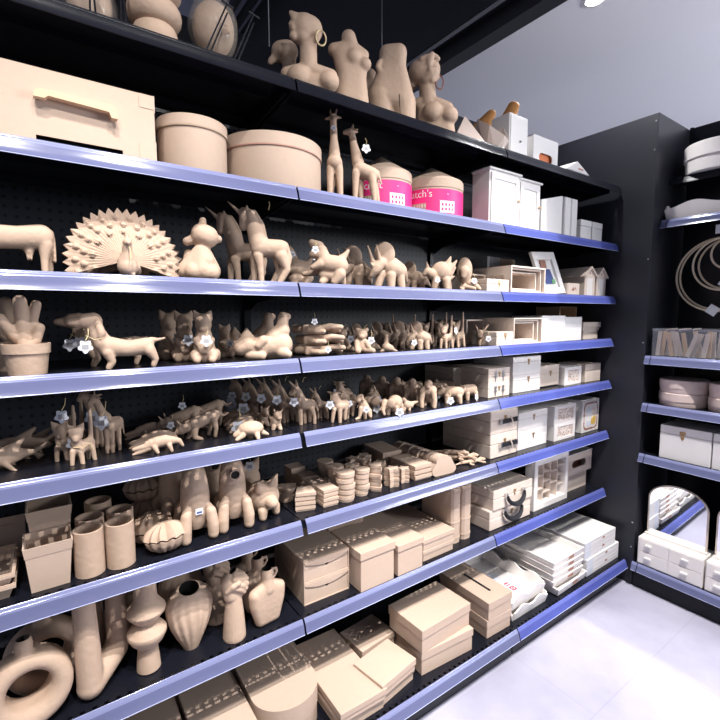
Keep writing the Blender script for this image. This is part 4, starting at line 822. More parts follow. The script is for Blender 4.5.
rep(dr, 'drgb', 'rearmost tiny kraft dragon near the donkey row', xy=(-.055, .215), drz=.2)
DON = [[(296, 389, 4.2, -1), (291.8, 393.5, 2.6, -2)], [(294, 386, 1.6, -2.5), (290, 381, .9, -3)], [(297.5, 386, 1.5, 1.5), (296.5, 380.5, .8, 2)], [(298, 392, 4.2, 0), (301, 401, 5.6, 0)], [(302, 404, 6.2, 0), (311, 405.5, 5.4, 3)], [(300, 410, 2.8, -3), (301, 425.5, 1.9, -3)], [(304, 410, 2.8, 3), (305, 425, 1.9, 3)], [(312, 409, 3, 0), (314.5, 417, 1.9, 0), (314.5, 424, 1.8, 0)], [(309, 409, 3, 7), (310, 424, 1.8, 8)], [(316, 404, 1.3, 3), (318, 412, .9, 3)]]
do = fig('don', 'donkey_figure', 'front kraft donkey with pointed ears beside a white tag', 'figurine', DON, vox=.002); hang(do, -.048, -.035, .082, 1.35)
MB().tube([(.0, .0, .135), (.006, .0, .15), (.012, .0, .148)], .0011, 5).obj('string', STRING, do)
for k, x, y, lab in (('donb', .028, .150, 'kraft donkey second from the front of the donkey row'), ('donc', .0, .205, 'kraft donkey third from the front of the donkey row'), ('dond', -.03, .260, 'kraft donkey fourth from the front of the donkey row'), ('dond', -.055, .315, 'rearmost kraft donkey of the donkey row')):
    o = rep(do, 'don', lab, xy=(x, y), drz=.03, group='kraft donkeys in a row')
    if y < .3: hang(o, -.045, -.035, .085, 1.4)
o = rep(do, 'done', 'smaller kraft donkey right behind the front donkey', sc=.74, xy=(.142, .13), drz=-.1)
GO = [[(334.5, 395.5, 3.8, -1), (333.5, 399.5, 2.4, -3)], [(331, 393, 1.3, 0), (327.8, 392, .7, 0)], [(337.5, 393, 1.3, 0), (341, 393.5, .7, 0)], [(336, 399, 4, 0), (338, 405, 5.4, 1)], [(339, 406, 5.6, 1), (345, 406, 5, 7)], [(334, 409, 2.4, -3), (332.5, 421, 1.6, -3)], [(340, 409, 2.4, -2), (340, 423, 1.6, -3)], [(345.5, 409, 2.6, 4), (345, 420, 1.6, 4)], [(342, 409, 2.4, 11), (341, 420, 1.6, 11)]]
go = fig('goat', 'goat_figure', 'front kraft goat with small side horns, fifth shelf', 'figurine', GO, vox=.0019); hang(go, -.04, -.005, .062, 1.35)
ob = rep(go, 'goatb', 'kraft goat behind the front goat, right of it', sc=.92, drz=-.1, xy=(.226, .085)); hang(ob, -.015, -.03, .055, 1.2)
rep(go, 'goatc', 'kraft goat in the back row behind the dog', sc=1.0, xy=(.275, .18)); rep(go, 'goatc', 'rearmost kraft goat between the donkeys and gorillas', sc=1.0, xy=(.31, .24), drz=.2)
DOG = [[(360.5, 398, 3.6, 0), (358.5, 400, 2.4, -3)], ('m', [(362, 396, 1.3, 2.5), (363, 399.5, 1.2, 3.5)]), [(362, 402, 3.8, 1), (364, 408, 5.2, 2)], [(366, 411, 4.6, 5)], [(361, 408, 2.4, -2), (359.5, 417, 1.6, -4), (356.5, 418, 1.5, -6)], [(365, 409, 2.4, -2), (365, 418.5, 1.6, -3)], [(369, 412, 3, 4), (370.5, 417, 1.7, 1)], [(366, 413, 3, 9), (364, 418, 1.6, 9)]]
dg_ = fig('dog', 'puppy_figure', 'small sitting kraft puppy with a white tag, fifth shelf', 'figurine', DOG, vox=.0018); hang(dg_, -.008, -.03, .035, 1.1)
rep(dg_, 'dogb', 'small kraft puppy behind the elephants, in shadow', xy=(.40, .165), drz=.1, sc=1.05)
EL = [('e', 395, 402.5, 4, 7.5, 6.8, 9), [(384.5, 402.5, 4, -2)], [(384, 405, 2.8, -5), (383, 409, 1.9, -8), (384.5, 412.5, 1.4, -10)], ('e', 375.5, 401.5, 0, 4.8, 5.2, 1.6, .3), ('e', 391, 402, -8, 4.2, 5, 1.6, -.2), [(388, 407, 2.8, -3), (388, 413.5, 2.3, -3)], [(400.5, 406, 3, 3), (402, 412.5, 2.3, 3)], [(396, 407, 2.8, -3), (396.5, 413, 2.2, -3)], [(392, 406, 2.8, 11), (392, 412, 2.2, 11)], [(381.5, 406.5, 1, -6), (379.5, 409, .6, -8)]]
el = fig('el', 'elephant_figure', 'front kraft elephant with wide ears and a tag below', 'figurine', EL, vox=.002); hang(el, -.005, -.052, .016, 1.5)
rep(el, 'elb', 'kraft elephant behind and left of the front elephant', xy=(.345, .135), drz=.1)
DI = [[(406.5, 405, 4.6, 0), (410, 405.5, 3.6, 2)], [(404.5, 401, 2.6, -1), (403.5, 399.5, 2.4, -2)], [(411, 404.5, 2.6, 3), (417.5, 402.5, .9, 5)], [(404.5, 408, 1.8, -3), (404, 410.5, 1.3, -4)], [(409, 408, 1.8, -1), (409.5, 410.5, 1.3, -2)]]
fig('dino', 'chick_figure', 'tiny kraft chick with pointed tail beside the front elephant', 'figurine', DI, vox=.0016)
GOR = [[(428, 384, 4.3, -1)], [(427.5, 386, 2.6, -4)], [(424, 390, 4.6, 0), (432, 390, 4.6, 0)], [(428, 391, 6.4, 2), (428.5, 398, 6, 6)], [(422.5, 391, 3.2, -2), (421.5, 400, 2.5, -4), (421.8, 406, 2.3, -5)], [(433, 391, 3.2, -2), (434.5, 400, 2.5, -4), (434, 406, 2.3, -5)], [(425, 401, 3, 6), (424.5, 406, 2.2, 4)], [(432, 401, 3, 6), (432.5, 406, 2.2, 4)]]
gr = fig('gor', 'gorilla_figure', 'front kraft gorilla leaning on its knuckles', 'figurine', GOR, vox=.0019)
for i, (x, y, lab) in enumerate(((.545, .125, 'kraft gorilla second from the front of its row'), (.522, .19, 'kraft gorilla third from the front of its row'), (.495, .25, 'kraft gorilla fourth from the front of its row'), (.465, .31, 'rearmost kraft gorilla of its row'))):
    o = rep(gr, 'gor', lab, xy=(x, y), drz=.05*i, group='kraft gorillas in a row')
    if i == 0: hang(o, .028, -.03, .062, 1.2)
BRR = [[(447, 392.5, 5.8, 2), (458, 392.5, 5.6, 2)], [(441.5, 391, 4.4, 0), (438.5, 393.5, 2.6, -2)], ('m', [(441, 387, 1.3, 3)]), [(447, 396, 2.8, -2), (446.5, 403, 2, -3)], [(451, 396, 2.8, 5), (451.5, 403, 2, 6)], [(459, 396, 3, -2), (460, 402, 2, -3)], [(456, 396, 2.8, 6), (456, 402, 2, 7)]]
br = fig('br', 'bear_figure', 'front kraft bear walking left, its tag hanging below', 'figurine', BRR, vox=.0019); hang(br, -.035, -.035, .018, 1.5)
rep(br, 'brb', 'kraft bear turned to the aisle, nearest the wooden clasp boxes', sc=.95, xy=(.805, .07), drz=.75)
rep(br, 'brc', 'kraft bear in shadow behind the front walking bear', xy=(.72, .17), drz=.1); rep(br, 'brd', 'rearmost kraft bear beside the wooden clasp boxes', xy=(.80, .20), drz=-.1); rep(br, 'brd', 'kraft bear in the back row behind the gorillas', xy=(.66, .26), drz=.1)
# ------------------------------------------------------------------ wooden and white boxes on shelves three to five
def clasp(parent, x, z, m=BRASS, y=0, s=1):
    b = MB(); b.prism([(x-.008*s, z+.010*s), (x-.009*s, z+.002*s), (x, z-.003*s), (x+.009*s, z+.002*s), (x+.008*s, z+.010*s)], y-.0015, y, 'y'); b.prism([(x-.005*s, z-.004*s), (x-.004*s, z-.014*s), (x, z-.018*s), (x+.004*s, z-.014*s), (x+.005*s, z-.004*s)], y-.0015, y, 'y'); b.ball((x, y-.002, z-.004*s), .0028*s, 8)
    return b.obj('clasp', m, parent)
def lidbox(name, label, x, y, z, w, d, h, lid, m, m2=None, over=.0, rz=0, group=None, gap=.001, bev=.0012, clasp_at=None, cm=BRASS):
    """lidded box, origin at its front left bottom corner"""
    t = thing(name, label, 'box', (x, y, z+.0003), rz, group)
    MB().box(over, w-over, over, d-over, 0, h-lid-(gap if not over else 0), bev).obj('body', m, t)
    MB().box(0, w, 0, d, h-lid, h, bev).obj('lid', m2 or m, t)
    if clasp_at: clasp(t, clasp_at*w, h-lid+.0035, cm)
    return t
def crate(name, label, x, y, z, w, d, h, m, th=.006, slot=False, rz=0, front=True, group=None):
    """open-fronted box lying on its side"""
    t = thing(name, label, 'box', (x, y, z+.0003), rz, group); b = MB()
    b.box(0, w, 0, d, 0, th); b.box(0, w, 0, d, h-th, h); b.box(w-th, w, 0, d, th, h-th); b.box(th, w-th, d-th, d, th, h-th)
    if slot:
        n = MB(); 
        b.box(0, th, 0, .035, th, h-th); b.box(0, th, .085, d, th, h-th); b.box(0, th, .035, .085, th, h*.30); b.box(0, th, .035, .085, h*.68, h-th)
    else: b.box(0, th, 0, d, th, h-th)
    b.obj('body', m, t, 0); return t
# third shelf
lidbox('clasp_box', 'small pale wooden clasp box in front of the nested crates, third shelf', .845, .02, Z[2], .137, .10, .052, .018, WOOD, clasp_at=.55)
c = crate('nested_crate', 'outermost of the pale crates nested on their side, third shelf', .992, .018, Z[2], .243, .20, .113, WOODX, .007, True)
crate('nested_crate', 'middle crate inside the outermost one, third shelf', 1.002, .030, Z[2]+.008, .218, .17, .096, WOODX, .006)
crate('nested_crate', 'innermost crate with a small slot in its back, third shelf', 1.014, .042, Z[2]+.0155, .188, .14, .076, WOODX, .006)
crate('nested_crate', 'pale crate behind the small clasp box on the third shelf', .83, .14, Z[2], .15, .16, .082, WOODX, .006)
for i in range(4):
    o = MB().box(0, .022, 0, .12, 0, .183, .001).obj('book_box', GREY, None, 0); o.location = (1.125+.024*i, .25, Z[2]+.0003); tag(o, ('grey slim box standing behind the nested crates, leftmost of four', 'grey slim box standing behind the nested crates, second of four', 'grey slim box standing behind the nested crates, third of four', 'grey slim box standing behind the nested crates, rightmost of four')[i], 'box', 'grey slim boxes at the back')
o = MB().box(0, .105, 0, .10, 0, .180, .001).obj('brown_card_box', CARDIN, None, 0); o.location = (1.228, .25, Z[2]+.0003); tag(o, 'brown card box standing at the back beside the grey slim boxes', 'box')
t = thing('leaning_picture_frame', 'white picture frame with a blue print leaning beside the nested crates', 'frame', (1.262, .035, Z[2]+.0003), 0)
M_ = Matrix.Rotation(rad(-14), 4, 'X') @ Matrix.Rotation(rad(-4), 4, 'Y')
b = MB(); b.ring([(0, 0), (.175, 0), (.150, .20), (-.03, .20)], [(.030, .030), (.142, .030), (.124, .165), (.0, .165)], 0, .014, 'y', M_); b.obj('frame', WHITE, t, 0)
MB().box(.0, .14, .0105, .012, .02, .17, 0, M_).obj('mount', WHITE, t, 0); MB().poly([(.045, .008, .05), (.120, .008, .05), (.100, .008, .120), (.028, .008, .120), (.045, .010, .05), (.120, .010, .05), (.100, .010, .120), (.028, .010, .120)], [(0, 1, 2, 3), (7, 6, 5, 4), (0, 4, 5, 1), (1, 5, 6, 2), (2, 6, 7, 3), (3, 7, 4, 0)], M_).obj('picture', BLUEPRINT, t, 0)
b = MB(); b.box(.095, .12, .0060, .0078, .05, .070, 0, M_); b.obj('sticker', GREENPRINT, t, 0); b = MB(); b.box(.03, .075, .0060, .0078, .125, .162, 0, M_); b.obj('print', FRET, t, 0)
for k in range(7): b = MB() if k == 0 else b; b.box(.0+.017*k, .008+.017*k, -.0006, 0, .160, .166, 0, M_)
b.obj('ornament', WOODX, t, 0)
lidbox('round_corner_box', 'small wooden box with a dark emblem between the frame and beach huts', 1.440, .03, Z[2], .105, .10, .062, .0, WOOD, bev=.006)
o = bpy.data.objects['round_corner_box']; MB().prism([(.03, .025), (.045, .042), (.052, .030), (.062, .042), (.075, .025), (.06, .034), (.05, .022)], -.0006, .0004, 'y').obj('emblem', FRET, o, 0)
for i, (x, w_, lab) in enumerate(((1.585, .095, 'pale wooden beach hut model with gabled roof, the left one'), (1.696, .092, 'pale wooden beach hut model with gabled roof, the right one'))):
    t = thing('beach_hut', lab, 'model house', (x, .03, Z[2]+.0003), 0, 'wooden beach huts'); D_ = .20
    MB().prism([(0, 0), (w_, 0), (w_, .100), (w_/2, .136), (0, .100)], 0, D_, 'y').obj('walls', WOODX, t, 0)
    b = MB(); b.prism([(-.010, .093), (w_/2, .139), (w_+.010, .093), (w_+.010, .098), (w_/2, .146), (-.010, .098)], -.010, D_+.004, 'y'); b.obj('roof', WOODX, t, 0)
    MB().box(w_*.22, w_*.74, -.0015, 0, .0, .088).obj('door', WHITEWOOD, t, 0); MB().lathe([(0, 0), (.005, 0), (.005, .001), (0, .001)], 12, Matrix.Translation((w_/2, 0, .112)) @ Matrix.Rotation(pi/2, 4, 'X')).obj('gable_hole', FRET, t, 0)
# fourth shelf
lidbox('clasp_box', 'small pale wooden clasp box beside the horned calf, fourth shelf', .900, .010, Z[3], .107, .13, .056, .018, WOOD, clasp_at=.52)
crate('nested_crate', 'outer crate of the set lying on its side, fourth shelf', 1.020, .018, Z[3], .205, .22, .112, WOODX, .006)
crate('nested_crate', 'second crate inside the outer one, fourth shelf', 1.0275, .026, Z[3]+.0068, .178, .19, .096, WOODX, .006)
crate('nested_crate', 'third crate inside the set, fourth shelf', 1.0355, .034, Z[3]+.0136, .150, .16, .080, WOODX, .006)
crate('nested_crate', 'pale wooden crate in shadow behind the small clasp box, fourth shelf', .90, .17, Z[3], .115, .18, .105, WOODX, .006)
lidbox('storage_cube', 'broad white storage cube on the fourth shelf', 1.232, .025, Z[3], .190, .16, .122, .0, WHITE)
lidbox('storage_cube', 'narrow white storage box on the fourth shelf in front of the tall brown one', 1.440, .035, Z[3], .145, .10, .115, .0, WHITE)
crate('tall_wood_box', 'tall brown open wooden box behind the narrow white one', 1.620, .175, Z[3], .165, .14, .168, OAK, .006)
lidbox('small_lidded_box', 'lower of the two small wooden boxes stacked at the shelf end', 1.640, .055, Z[3], .140, .10, .044, .012, WOOD)
lidbox('small_lidded_box', 'upper wooden box with overhanging lid, stacked at the shelf end', 1.625, .048, Z[3]+.0445, .172, .11, .042, .026, WOOD, over=.006)
# fifth shelf
for i, (z, x, h, lab) in enumerate(((0, .893, .060, 'lower pale wooden box with white straps, fifth shelf'), (.0605, .893, .062, 'upper pale wooden box with white straps, fifth shelf'))):
    t = lidbox('strap_box', lab, x, .040, Z[4]+z, .140, .21, h, .024, WOOD, group='wooden boxes with straps')
    for u in (.045, .095):
        b = MB(); b.box(u-.007, u+.007, -.0025, 0, h*.55, h*.8); b.box(u-.003, u+.003, -.002, 0, h*.1, h*.55); b.box(u-.010, u+.010, -.003, 0, h*.40, h*.50); b.obj('strap', STEEL, t, 0)
    clasp(t, .07, h*.62, BRASS, 0, .8)
lidbox('plain_wood_box', 'pale wooden box in the shadow behind the bears, fifth shelf', .845, .19, Z[4], .11, .18, .115, .03, WOOD)
lidbox('white_clasp_box', 'lower white box with a brass clasp, fifth shelf', 1.072, .05, Z[4], .200, .22, .078, .024, WHITEWOOD, clasp_at=.55)
lidbox('white_clasp_box', 'upper white box with a brass clasp, fifth shelf', 1.068, .05, Z[4]+.0785, .205, .22, .080, .024, WHITEWOOD, clasp_at=.55)
lidbox('wooden_chest', 'wooden chest with a dark base and clasp, fifth shelf', 1.292, .065, Z[4]+.006, .160, .16, .098, .040, WOODX, clasp_at=.55)
o = [q for q in bpy.data.objects if q.name.startswith('wooden_chest')][0]; MB().box(.004, .156, .004, .156, -.006, .0).obj('base', DARK, o, 0)
def fretbox(label, x, y, z, w, d, h):
    t = thing('fretwork_box', label, 'box', (x, y, z+.0003), 0, 'white boxes with fretwork fronts')
    MB().box(0, w, 0, d, 0, h, .0012).obj('body', WHITEWOOD, t)
    b = MB(); b.ring([(0, 0), (w, 0), (w, h), (0, h)], [(.030, .014), (w-.020, .014), (w-.020, h-.016), (.030, h-.016)], -.004, 0); b.obj('front_frame', WHITEWOOD, t, 0)
    MB().box(.030, w-.020, -.0012, 0, .014, h-.016).obj('fretwork_panel', FRETM, t, 0); return t
fretbox('white box with a pale fretwork front, fifth shelf', 1.462, .045, Z[4], .150, .18, .088)
lidbox('wood_lid_box', 'small pale wooden box at the right end of the fifth shelf', 1.640, .035, Z[4], .150, .15, .092, .034, WOOD)
# ------------------------------------------------------------------ sixth shelf, right: cases and boxes
def arc_handle(parent, cx, cz, hw, drop, r, y=-.012, m=DARK, up=1):
    pts = [(cx-hw*cos(a), y-.010*sin(a), cz-up*drop*sin(a)) for a in [pi*i/16 for i in range(17)]]
    h = MB().tube(pts, [r*(.75+.5*sin(pi*i/16)) for i in range(17)], 8).obj('handle', m, parent); h['label'] = 'dark leather carrying handle'
    for s in (-1, 1): MB().box(cx+s*hw-.006, cx+s*hw+.006, y-.002, 0, cz-.010, cz+.010, .001).obj('handle_loop', STEEL, h, 0)
def case(label, x, y, z, w, d, h, strap=False, rz=0, hy=.5):
    t = thing('suitcase_box', label, 'box', (x, y, z+.0003), rz, 'wooden suitcase boxes')
    MB().box(0, w, 0, d, 0, h*.56, .003).obj('body', WOOD, t); MB().box(0, w, 0, d, h*.57, h, .003).obj('lid', WOOD, t)
    clasp(t, w*.52, h*.66)
    if strap:
        b = MB(); hx = w*.62; b.box(hx-.058, hx+.062, -.012, -.004, h*.42, h*.60, .002); hd = b.obj('handle', DARK, t); hd['label'] = 'dark leather strap handle'
        MB().box(hx-.060, hx-.052, -.013, 0, h*.40, h*.62).box(hx+.052, hx+.060, -.013, 0, h*.40, h*.62).obj('handle_loop', STEEL, hd, 0)
        MB().tube([(hx+.0, -.014, h*.72), (hx+.012, -.016, h*.5), (hx+.016, -.014, h*.30)], .0035, 6).obj('cord', WOOD, t)
    else: arc_handle(t, w*.50, h*hy+.006, .060, .044, .0085)
    return t
case('lower wooden case with a dark strap handle, sixth shelf', .920, .042, Z[5], .182, .28, .104, True)
case('upper wooden case with a dark strap handle, sixth shelf', .918, .042, Z[5]+.1045, .184, .28, .100, True)
lidbox('white_clasp_box', 'lower white box with a brass clasp, sixth shelf', 1.118, .050, Z[5], .225, .25, .084, .030, WHITEWOOD, clasp_at=.52)
lidbox('white_clasp_box', 'upper white box with a brass clasp, sixth shelf', 1.118, .050, Z[5]+.0845, .225, .25, .086, .030, WHITEWOOD, clasp_at=.52)
fretbox('lower white box with a red brown fretwork front, sixth shelf', 1.386, .042, Z[5], .185, .25, .082)
fretbox('upper white box with a red brown fretwork front, sixth shelf', 1.384, .042, Z[5]+.0825, .187, .25, .088)
t = thing('patterned_book_box', 'white book-shaped box with a patterned cover and yellow label, sixth shelf', 'box', (1.640, .040, Z[5]+.0003)); W_, H_ = .165, .170
MB().box(0, W_, 0, .15, 0, H_, .002).obj('body', WHITEWOOD, t)
b = MB(); random.seed(3)
for k in range(46):
    a = 2*pi*k/46; px = W_/2+(W_/2-.018)*max(-1, min(1, 1.25*cos(a))); pz = H_/2+(H_/2-.018)*max(-1, min(1, 1.25*sin(a))); s = .0045+.003*random.random()
    b.prism([(px+s*cos(q), pz+s*.8*sin(q)) for q in [2*pi*i/7 for i in range(7)]], -.0008, 0, 'y')
b.obj('border_pattern', FRET, t, 0); MB().box(.040, .085, -.0010, 0, .095, .125).obj('label_print', TAG, t, 0); MB().box(.040, .085, -.0010, 0, .030, .060).obj('label_print', TAG, t, 0)
MB().prism([(.085, .04), (.125, .035), (.135, .06), (.128, .085), (.105, .075), (.09, .07)], -.0014, 0, 'y').obj('yellow_label', YELLOWPRINT, t, 0); MB().ball((.112, .0, .105), (.018, .0022, .022), 12).obj('pale_figure_print', WOOD, t)
# sixth shelf, middle: little kraft boxes in stacks
def outline(kind, w, d):
    if kind == 'round': return [(w/2+w/2*cos(2*pi*i/24), d/2+d/2*sin(2*pi*i/24)) for i in range(24)]
    if kind == 'trap': return [(0, 0), (w, 0), (w*.86, d), (w*.14, d)]
    if kind == 'half': return [(w/2+w/2*cos(a), d-d*sin(a)) for a in [pi*i/14 for i in range(15)]][::-1]
    if kind == 'heart':
        p = [(16*sin(t)**3, 13*cos(t)-5*cos(2*t)-2*cos(3*t)-cos(4*t)) for t in [2*pi*i/28 for i in range(28)]]
        return [(w/2+x/32*w, d/2+y/30*d) for x, y in p]
    if kind == 'star': return [(w/2+w/2*(1 if i % 2 == 0 else .55)*sin(2*pi*i/10+.3), d/2+d/2*(1 if i % 2 == 0 else .55)*cos(2*pi*i/10+.3)) for i in range(10)]
    if kind == 'cloud':
        pts = []
        for cx, cy, r, a0, a1 in ((.22, .26, .22, -200, -90), (.5, .1, .1, -90, -90), (.80, .24, .20, -90, 55), (.62, .66, .20, 10, 100), (.42, .68, .26, 70, 190)):
            for i in range(7): a = rad(a0+(a1-a0)*i/6); pts.append(((cx+r*cos(a))*w, max(0, (cy+r*1.25*sin(a)))*d))
        return pts
    return [(0, 0), (w, 0), (w, d), (0, d)]
MINI = {}
def mini(kind, w, d, h):
    k = (kind, w, d, h)
    if k not in MINI:
        o = outline(kind, w, d); cx, cy = w/2, d/2
        sm = 40 if kind in ('round', 'heart', 'half', 'cloud') else 0
        MINI[k] = (MB().prism([(cx+(x-cx)*.93, cy+(y-cy)*.93) for x, y in o], 0, h*.5, 'z').mesh('box_body', sm), MB().prism(o, h*.36, h*.97, 'z').mesh('lid', sm))
    return MINI[k]
KN = dict(trap='trapezoid', rect='rectangular', round='round', half='half-round', heart='heart-shaped', star='star-shaped', slab='long flat')
ORD = ['bottom', 'second', 'third', 'fourth', 'fifth', 'sixth']
def stack(kind, x, y, w, d, h, n, where, rz=0, jit=.002, lean=0, up=True, z0=0):
    for i in range(n):
        nm = {'trap': 'trapezoid_box', 'rect': 'mini_box', 'round': 'round_box', 'half': 'half_round_box', 'heart': 'heart_box', 'star': 'star_box', 'slab': 'flat_box'}[kind]
        pos = 'top' if i == n-1 and n > 1 else ORD[i] if n > 1 else 'single'
        t = thing(nm, f'small kraft {KN[kind]} box, {pos} in {where}', 'box', (x+random.uniform(-jit, jit), y+random.uniform(-jit, jit), Z[5]+z0+.0004+i*h), rz+random.uniform(-.05, .05), 'small kraft boxes in stacks')
        a, l = mini(kind, w, d, h); link('box_body', a, CARD, t); link('lid', l, CARD, t)
random.seed(11)
stack('trap', .012, .060, .064, .060, .0150, 4, 'front left stack', -.35)
stack('half', -.010, .150, .070, .058, .0150, 3, 'stack behind the trapezoid boxes', -.3)
stack('rect', .100, .036, .056, .056, .0140, 4, 'second stack from the left, front row')
stack('rect', .098, .104, .056, .056, .0145, 4, 'second row behind the front rectangular stack')
stack('rect', .094, .170, .056, .056, .0150, 4, 'third row behind the front rectangular stack')
stack('rect', .088, .238, .056, .056, .0185, 4, 'fourth row, deepest of the rectangular stacks')
stack('round', .166, .026, .062, .062, .0188, 5, 'front round stack')
stack('round', .172, .100, .060, .060, .0188, 5, 'second round stack behind the front one')
stack('round', .178, .172, .058, .058, .0185, 5, 'rearmost round stack')
stack('round', .240, .036, .052, .050, .0180, 5, 'front narrow round stack')
stack('round', .242, .098, .052, .050, .0175, 5, 'narrow round stack in the second row')
stack('heart', .303, .036, .050, .052, .0155, 6, 'front heart stack')
stack('heart', .306, .102, .050, .052, .0155, 6, 'second heart stack behind the front one')
stack('star', .368, .030, .060, .058, .0165, 4, 'front star stack')
stack('star', .372, .106, .060, .058, .0165, 4, 'second star stack behind the front one')
stack('star', .430, .042, .054, .050, .0130, 4, 'star stack beside the long flat boxes')
stack('star', .310, .190, .060, .058, .0180, 4, 'star stack in the third row, left', 0)
stack('star', .380, .190, .060, .058, .0180, 4, 'star stack in the third row, right', .4)
stack('slab', .488, .036, .082, .150, .0190, 3, 'front long flat stack')
stack('slab', .470, .205, .090, .150, .0235, 3, 'long flat stack at the back', -.05)
CLM = None
for i in range(5):
    o = outline('cloud', .122-.0*i, .078)
    if CLM is None: CLM = (MB().prism([(.061+(x-.061)*.96, .002+z*.96) for x, z in o], .014, .046, 'y').mesh('box_body', 40), MB().prism(o, 0, .022, 'y').mesh('lid', 40))
    t = thing('cloud_box', ('front', 'second', 'third', 'fourth', 'rearmost')[i]+' kraft cloud-shaped box of the row standing on edge', 'box', (.570-.003*i, .030+.052*i, Z[5]+.0003), -.05, 'cloud-shaped kraft boxes')
    link('box_body', CLM[0], CARD, t); link('lid', CLM[1], CARD, t)
GK = [[(0, .8, .8, 0), (3.2, .9, 1.0, 0), (5.6, .8, .8, 0)], [(5.6, .9, .8, 0), (7.4, 1.0, .95, 0), (8.8, .8, .6, 0)], [(0, .8, .7, 0), (-3, .7, .5, .6), (-6, .6, .3, 0)], ('m', [(4.6, .8, .5, .8), (5.6, .7, .45, 2.4), (6.8, .5, .4, 2.8)]), ('m', [(.6, .8, .5, .8), (-.6, .7, .45, 2.4), (.6, .5, .4, 3)]), ('m', [(7.2, 1.7, .35, .5)])]
gk = clay('gecko_figure', GK, vox=.0019)
for i, (x, y, z, rz, lab) in enumerate(((.800, .060, .0003, -.15, 'kraft gecko lying in front at the right of the cloud boxes'), (.790, .115, .0003, .1, 'kraft gecko at shelf level behind the front gecko'), (.775, .090, .0195, -.35, 'kraft gecko lying across the two lower geckos'), (.755, .165, .0003, -.5, 'kraft gecko with raised back, rearmost of the gecko pile'), (.745, .130, .036, -.8, 'kraft gecko on top of the gecko pile'))):
    o = link('gecko_figure', gk); o.location = (x, y, Z[5]+z); o.rotation_euler = (0, 0, rz); tag(o, lab, 'figurine', 'kraft geckos in a pile')
# sixth shelf, left
def flarepot(label, x, y, z, rz=0, tall=.107):
    t = thing('square_planter', label, 'planter', (x, y, Z[5]+z+.0003), rz, 'square flared kraft planters'); T, B = .045, .036
    def fr(h0, r0, h1, r1, b, th=.003):
        vs = [(sx*r0, sy*r0, h0) for sx, sy in ((-1, -1), (1, -1), (1, 1), (-1, 1))]+[(sx*r1, sy*r1, h1) for sx, sy in ((-1, -1), (1, -1), (1, 1), (-1, 1))]
        vs += [(sx*(r0-th), sy*(r0-th), h0) for sx, sy in ((-1, -1), (1, -1), (1, 1), (-1, 1))]+[(sx*(r1-th), sy*(r1-th), h1) for sx, sy in ((-1, -1), (1, -1), (1, 1), (-1, 1))]
        f = []
        for i in range(4): j = (i+1) % 4; f += [(i, j, 4+j, 4+i), (8+i, 12+i, 12+j, 8+j), (4+i, 4+j, 12+j, 12+i), (i, 8+i, 8+j, j)]
        b.poly(vs, f)
    b = MB(); fr(0, B, tall*.8, T-.002, b); b.box(-B+.003, B-.003, -B+.003, B-.003, 0, .003); b.obj('pot', CARD, t, 0)
    b = MB(); fr(tall*.78, T-.0012, tall, T+.0015, b); b.obj('rim_band', CARD, t, 0); return t
flarepot('square flared kraft planter in front of the cylinders', -.617, .066, 0, .02)
flarepot('square flared kraft planter standing higher behind the front planter', -.612, .165, .045, .02)
b = MB(); b.box(-.045, .045, -.045, .045, 0, .044, .001); o = b.obj('riser_box', CARD, None); o.location = (-.612, .165, Z[5]+.0003); tag(o, 'low kraft box lifting the rear square planter', 'box')
def tray(label, x, y, z, w, d, h):
    t = thing('kraft_tray', label, 'tray', (x, y, Z[5]+z+.0003), 0, 'open kraft trays'); s = .012; b = MB()
    o0 = [(s, s), (w-s, s), (w-s, d-s), (s, d-s)]; o1 = [(0, 0), (w, 0), (w, d), (0, d)]; i0 = [(s+.003, s+.003), (w-s-.003, s+.003), (w-s-.003, d-s-.003), (s+.003, d-s-.003)]; i1 = [(.004, .004), (w-.004, .004), (w-.004, d-.004), (.004, d-.004)]
    vs = [(*p, 0) for p in o0]+[(*p, h) for p in o1]+[(*p, .003) for p in i0]+[(*p, h) for p in i1]; f = [(3, 2, 1, 0), (8, 9, 10, 11)]
    for i in range(4): j = (i+1) % 4; f += [(i, j, 4+j, 4+i), (4+i, 4+j, 12+j, 12+i), (12+i, 12+j, 8+j, 8+i)]
    b.poly(vs, f); b.obj('body', CARD, t, 0)
    r = MB(); r.ring([(-.002, -.002), (w+.002, -.002), (w+.002, d+.002), (-.002, d+.002)], [(.003, .003), (w-.003, .003), (w-.003, d-.003), (.003, d-.003)], h-.009, h-.002, 'z'); r.obj('rim', CARD, t, 0); return t
tray('lower open kraft tray at the left edge of the sixth shelf', -.845, .030, 0, .165, .16, .034)
tray('upper open kraft tray at the left edge of the sixth shelf', -.845, .030, .0245, .165, .16, .034)
t = thing('kraft_board', 'kraft panel with a notch leaning behind the trays', 'board', (-.84, .235, Z[5]+.0003)); M_ = Matrix.Rotation(rad(-18), 4, 'X')
MB().box(0, .175, 0, .006, 0, .105, .001, M_).obj('panel', CARD, t, 0); MB().box(.10, .15, -.0008, 0, .084, .088, 0, M_).obj('notch', CARDIN, t, 0)
def cyl(label, x, y, r=.032, h=.110):
    t = thing('cylinder_pot', label, 'pot', (x, y, Z[5]+.0003), 0, 'kraft cylinder pots')
    MB().lathe([(0, 0), (r-.001, 0), (r, .001), (r, h-.001), (r-.0015, h), (r-.005, h-.001), (r-.006, .004), (0, .004)], 44).obj('wall', KRAFT, t)
cyl('front left kraft cylinder pot beside the square planter', -.538, .052); cyl('front right kraft cylinder pot beside the clam shells', -.472, .052)
cyl('kraft cylinder pot second in the left column', -.530, .124); cyl('kraft cylinder pot second in the right column', -.462, .130); cyl('rearmost kraft cylinder pot in the left column', -.505, .200, h=.120)
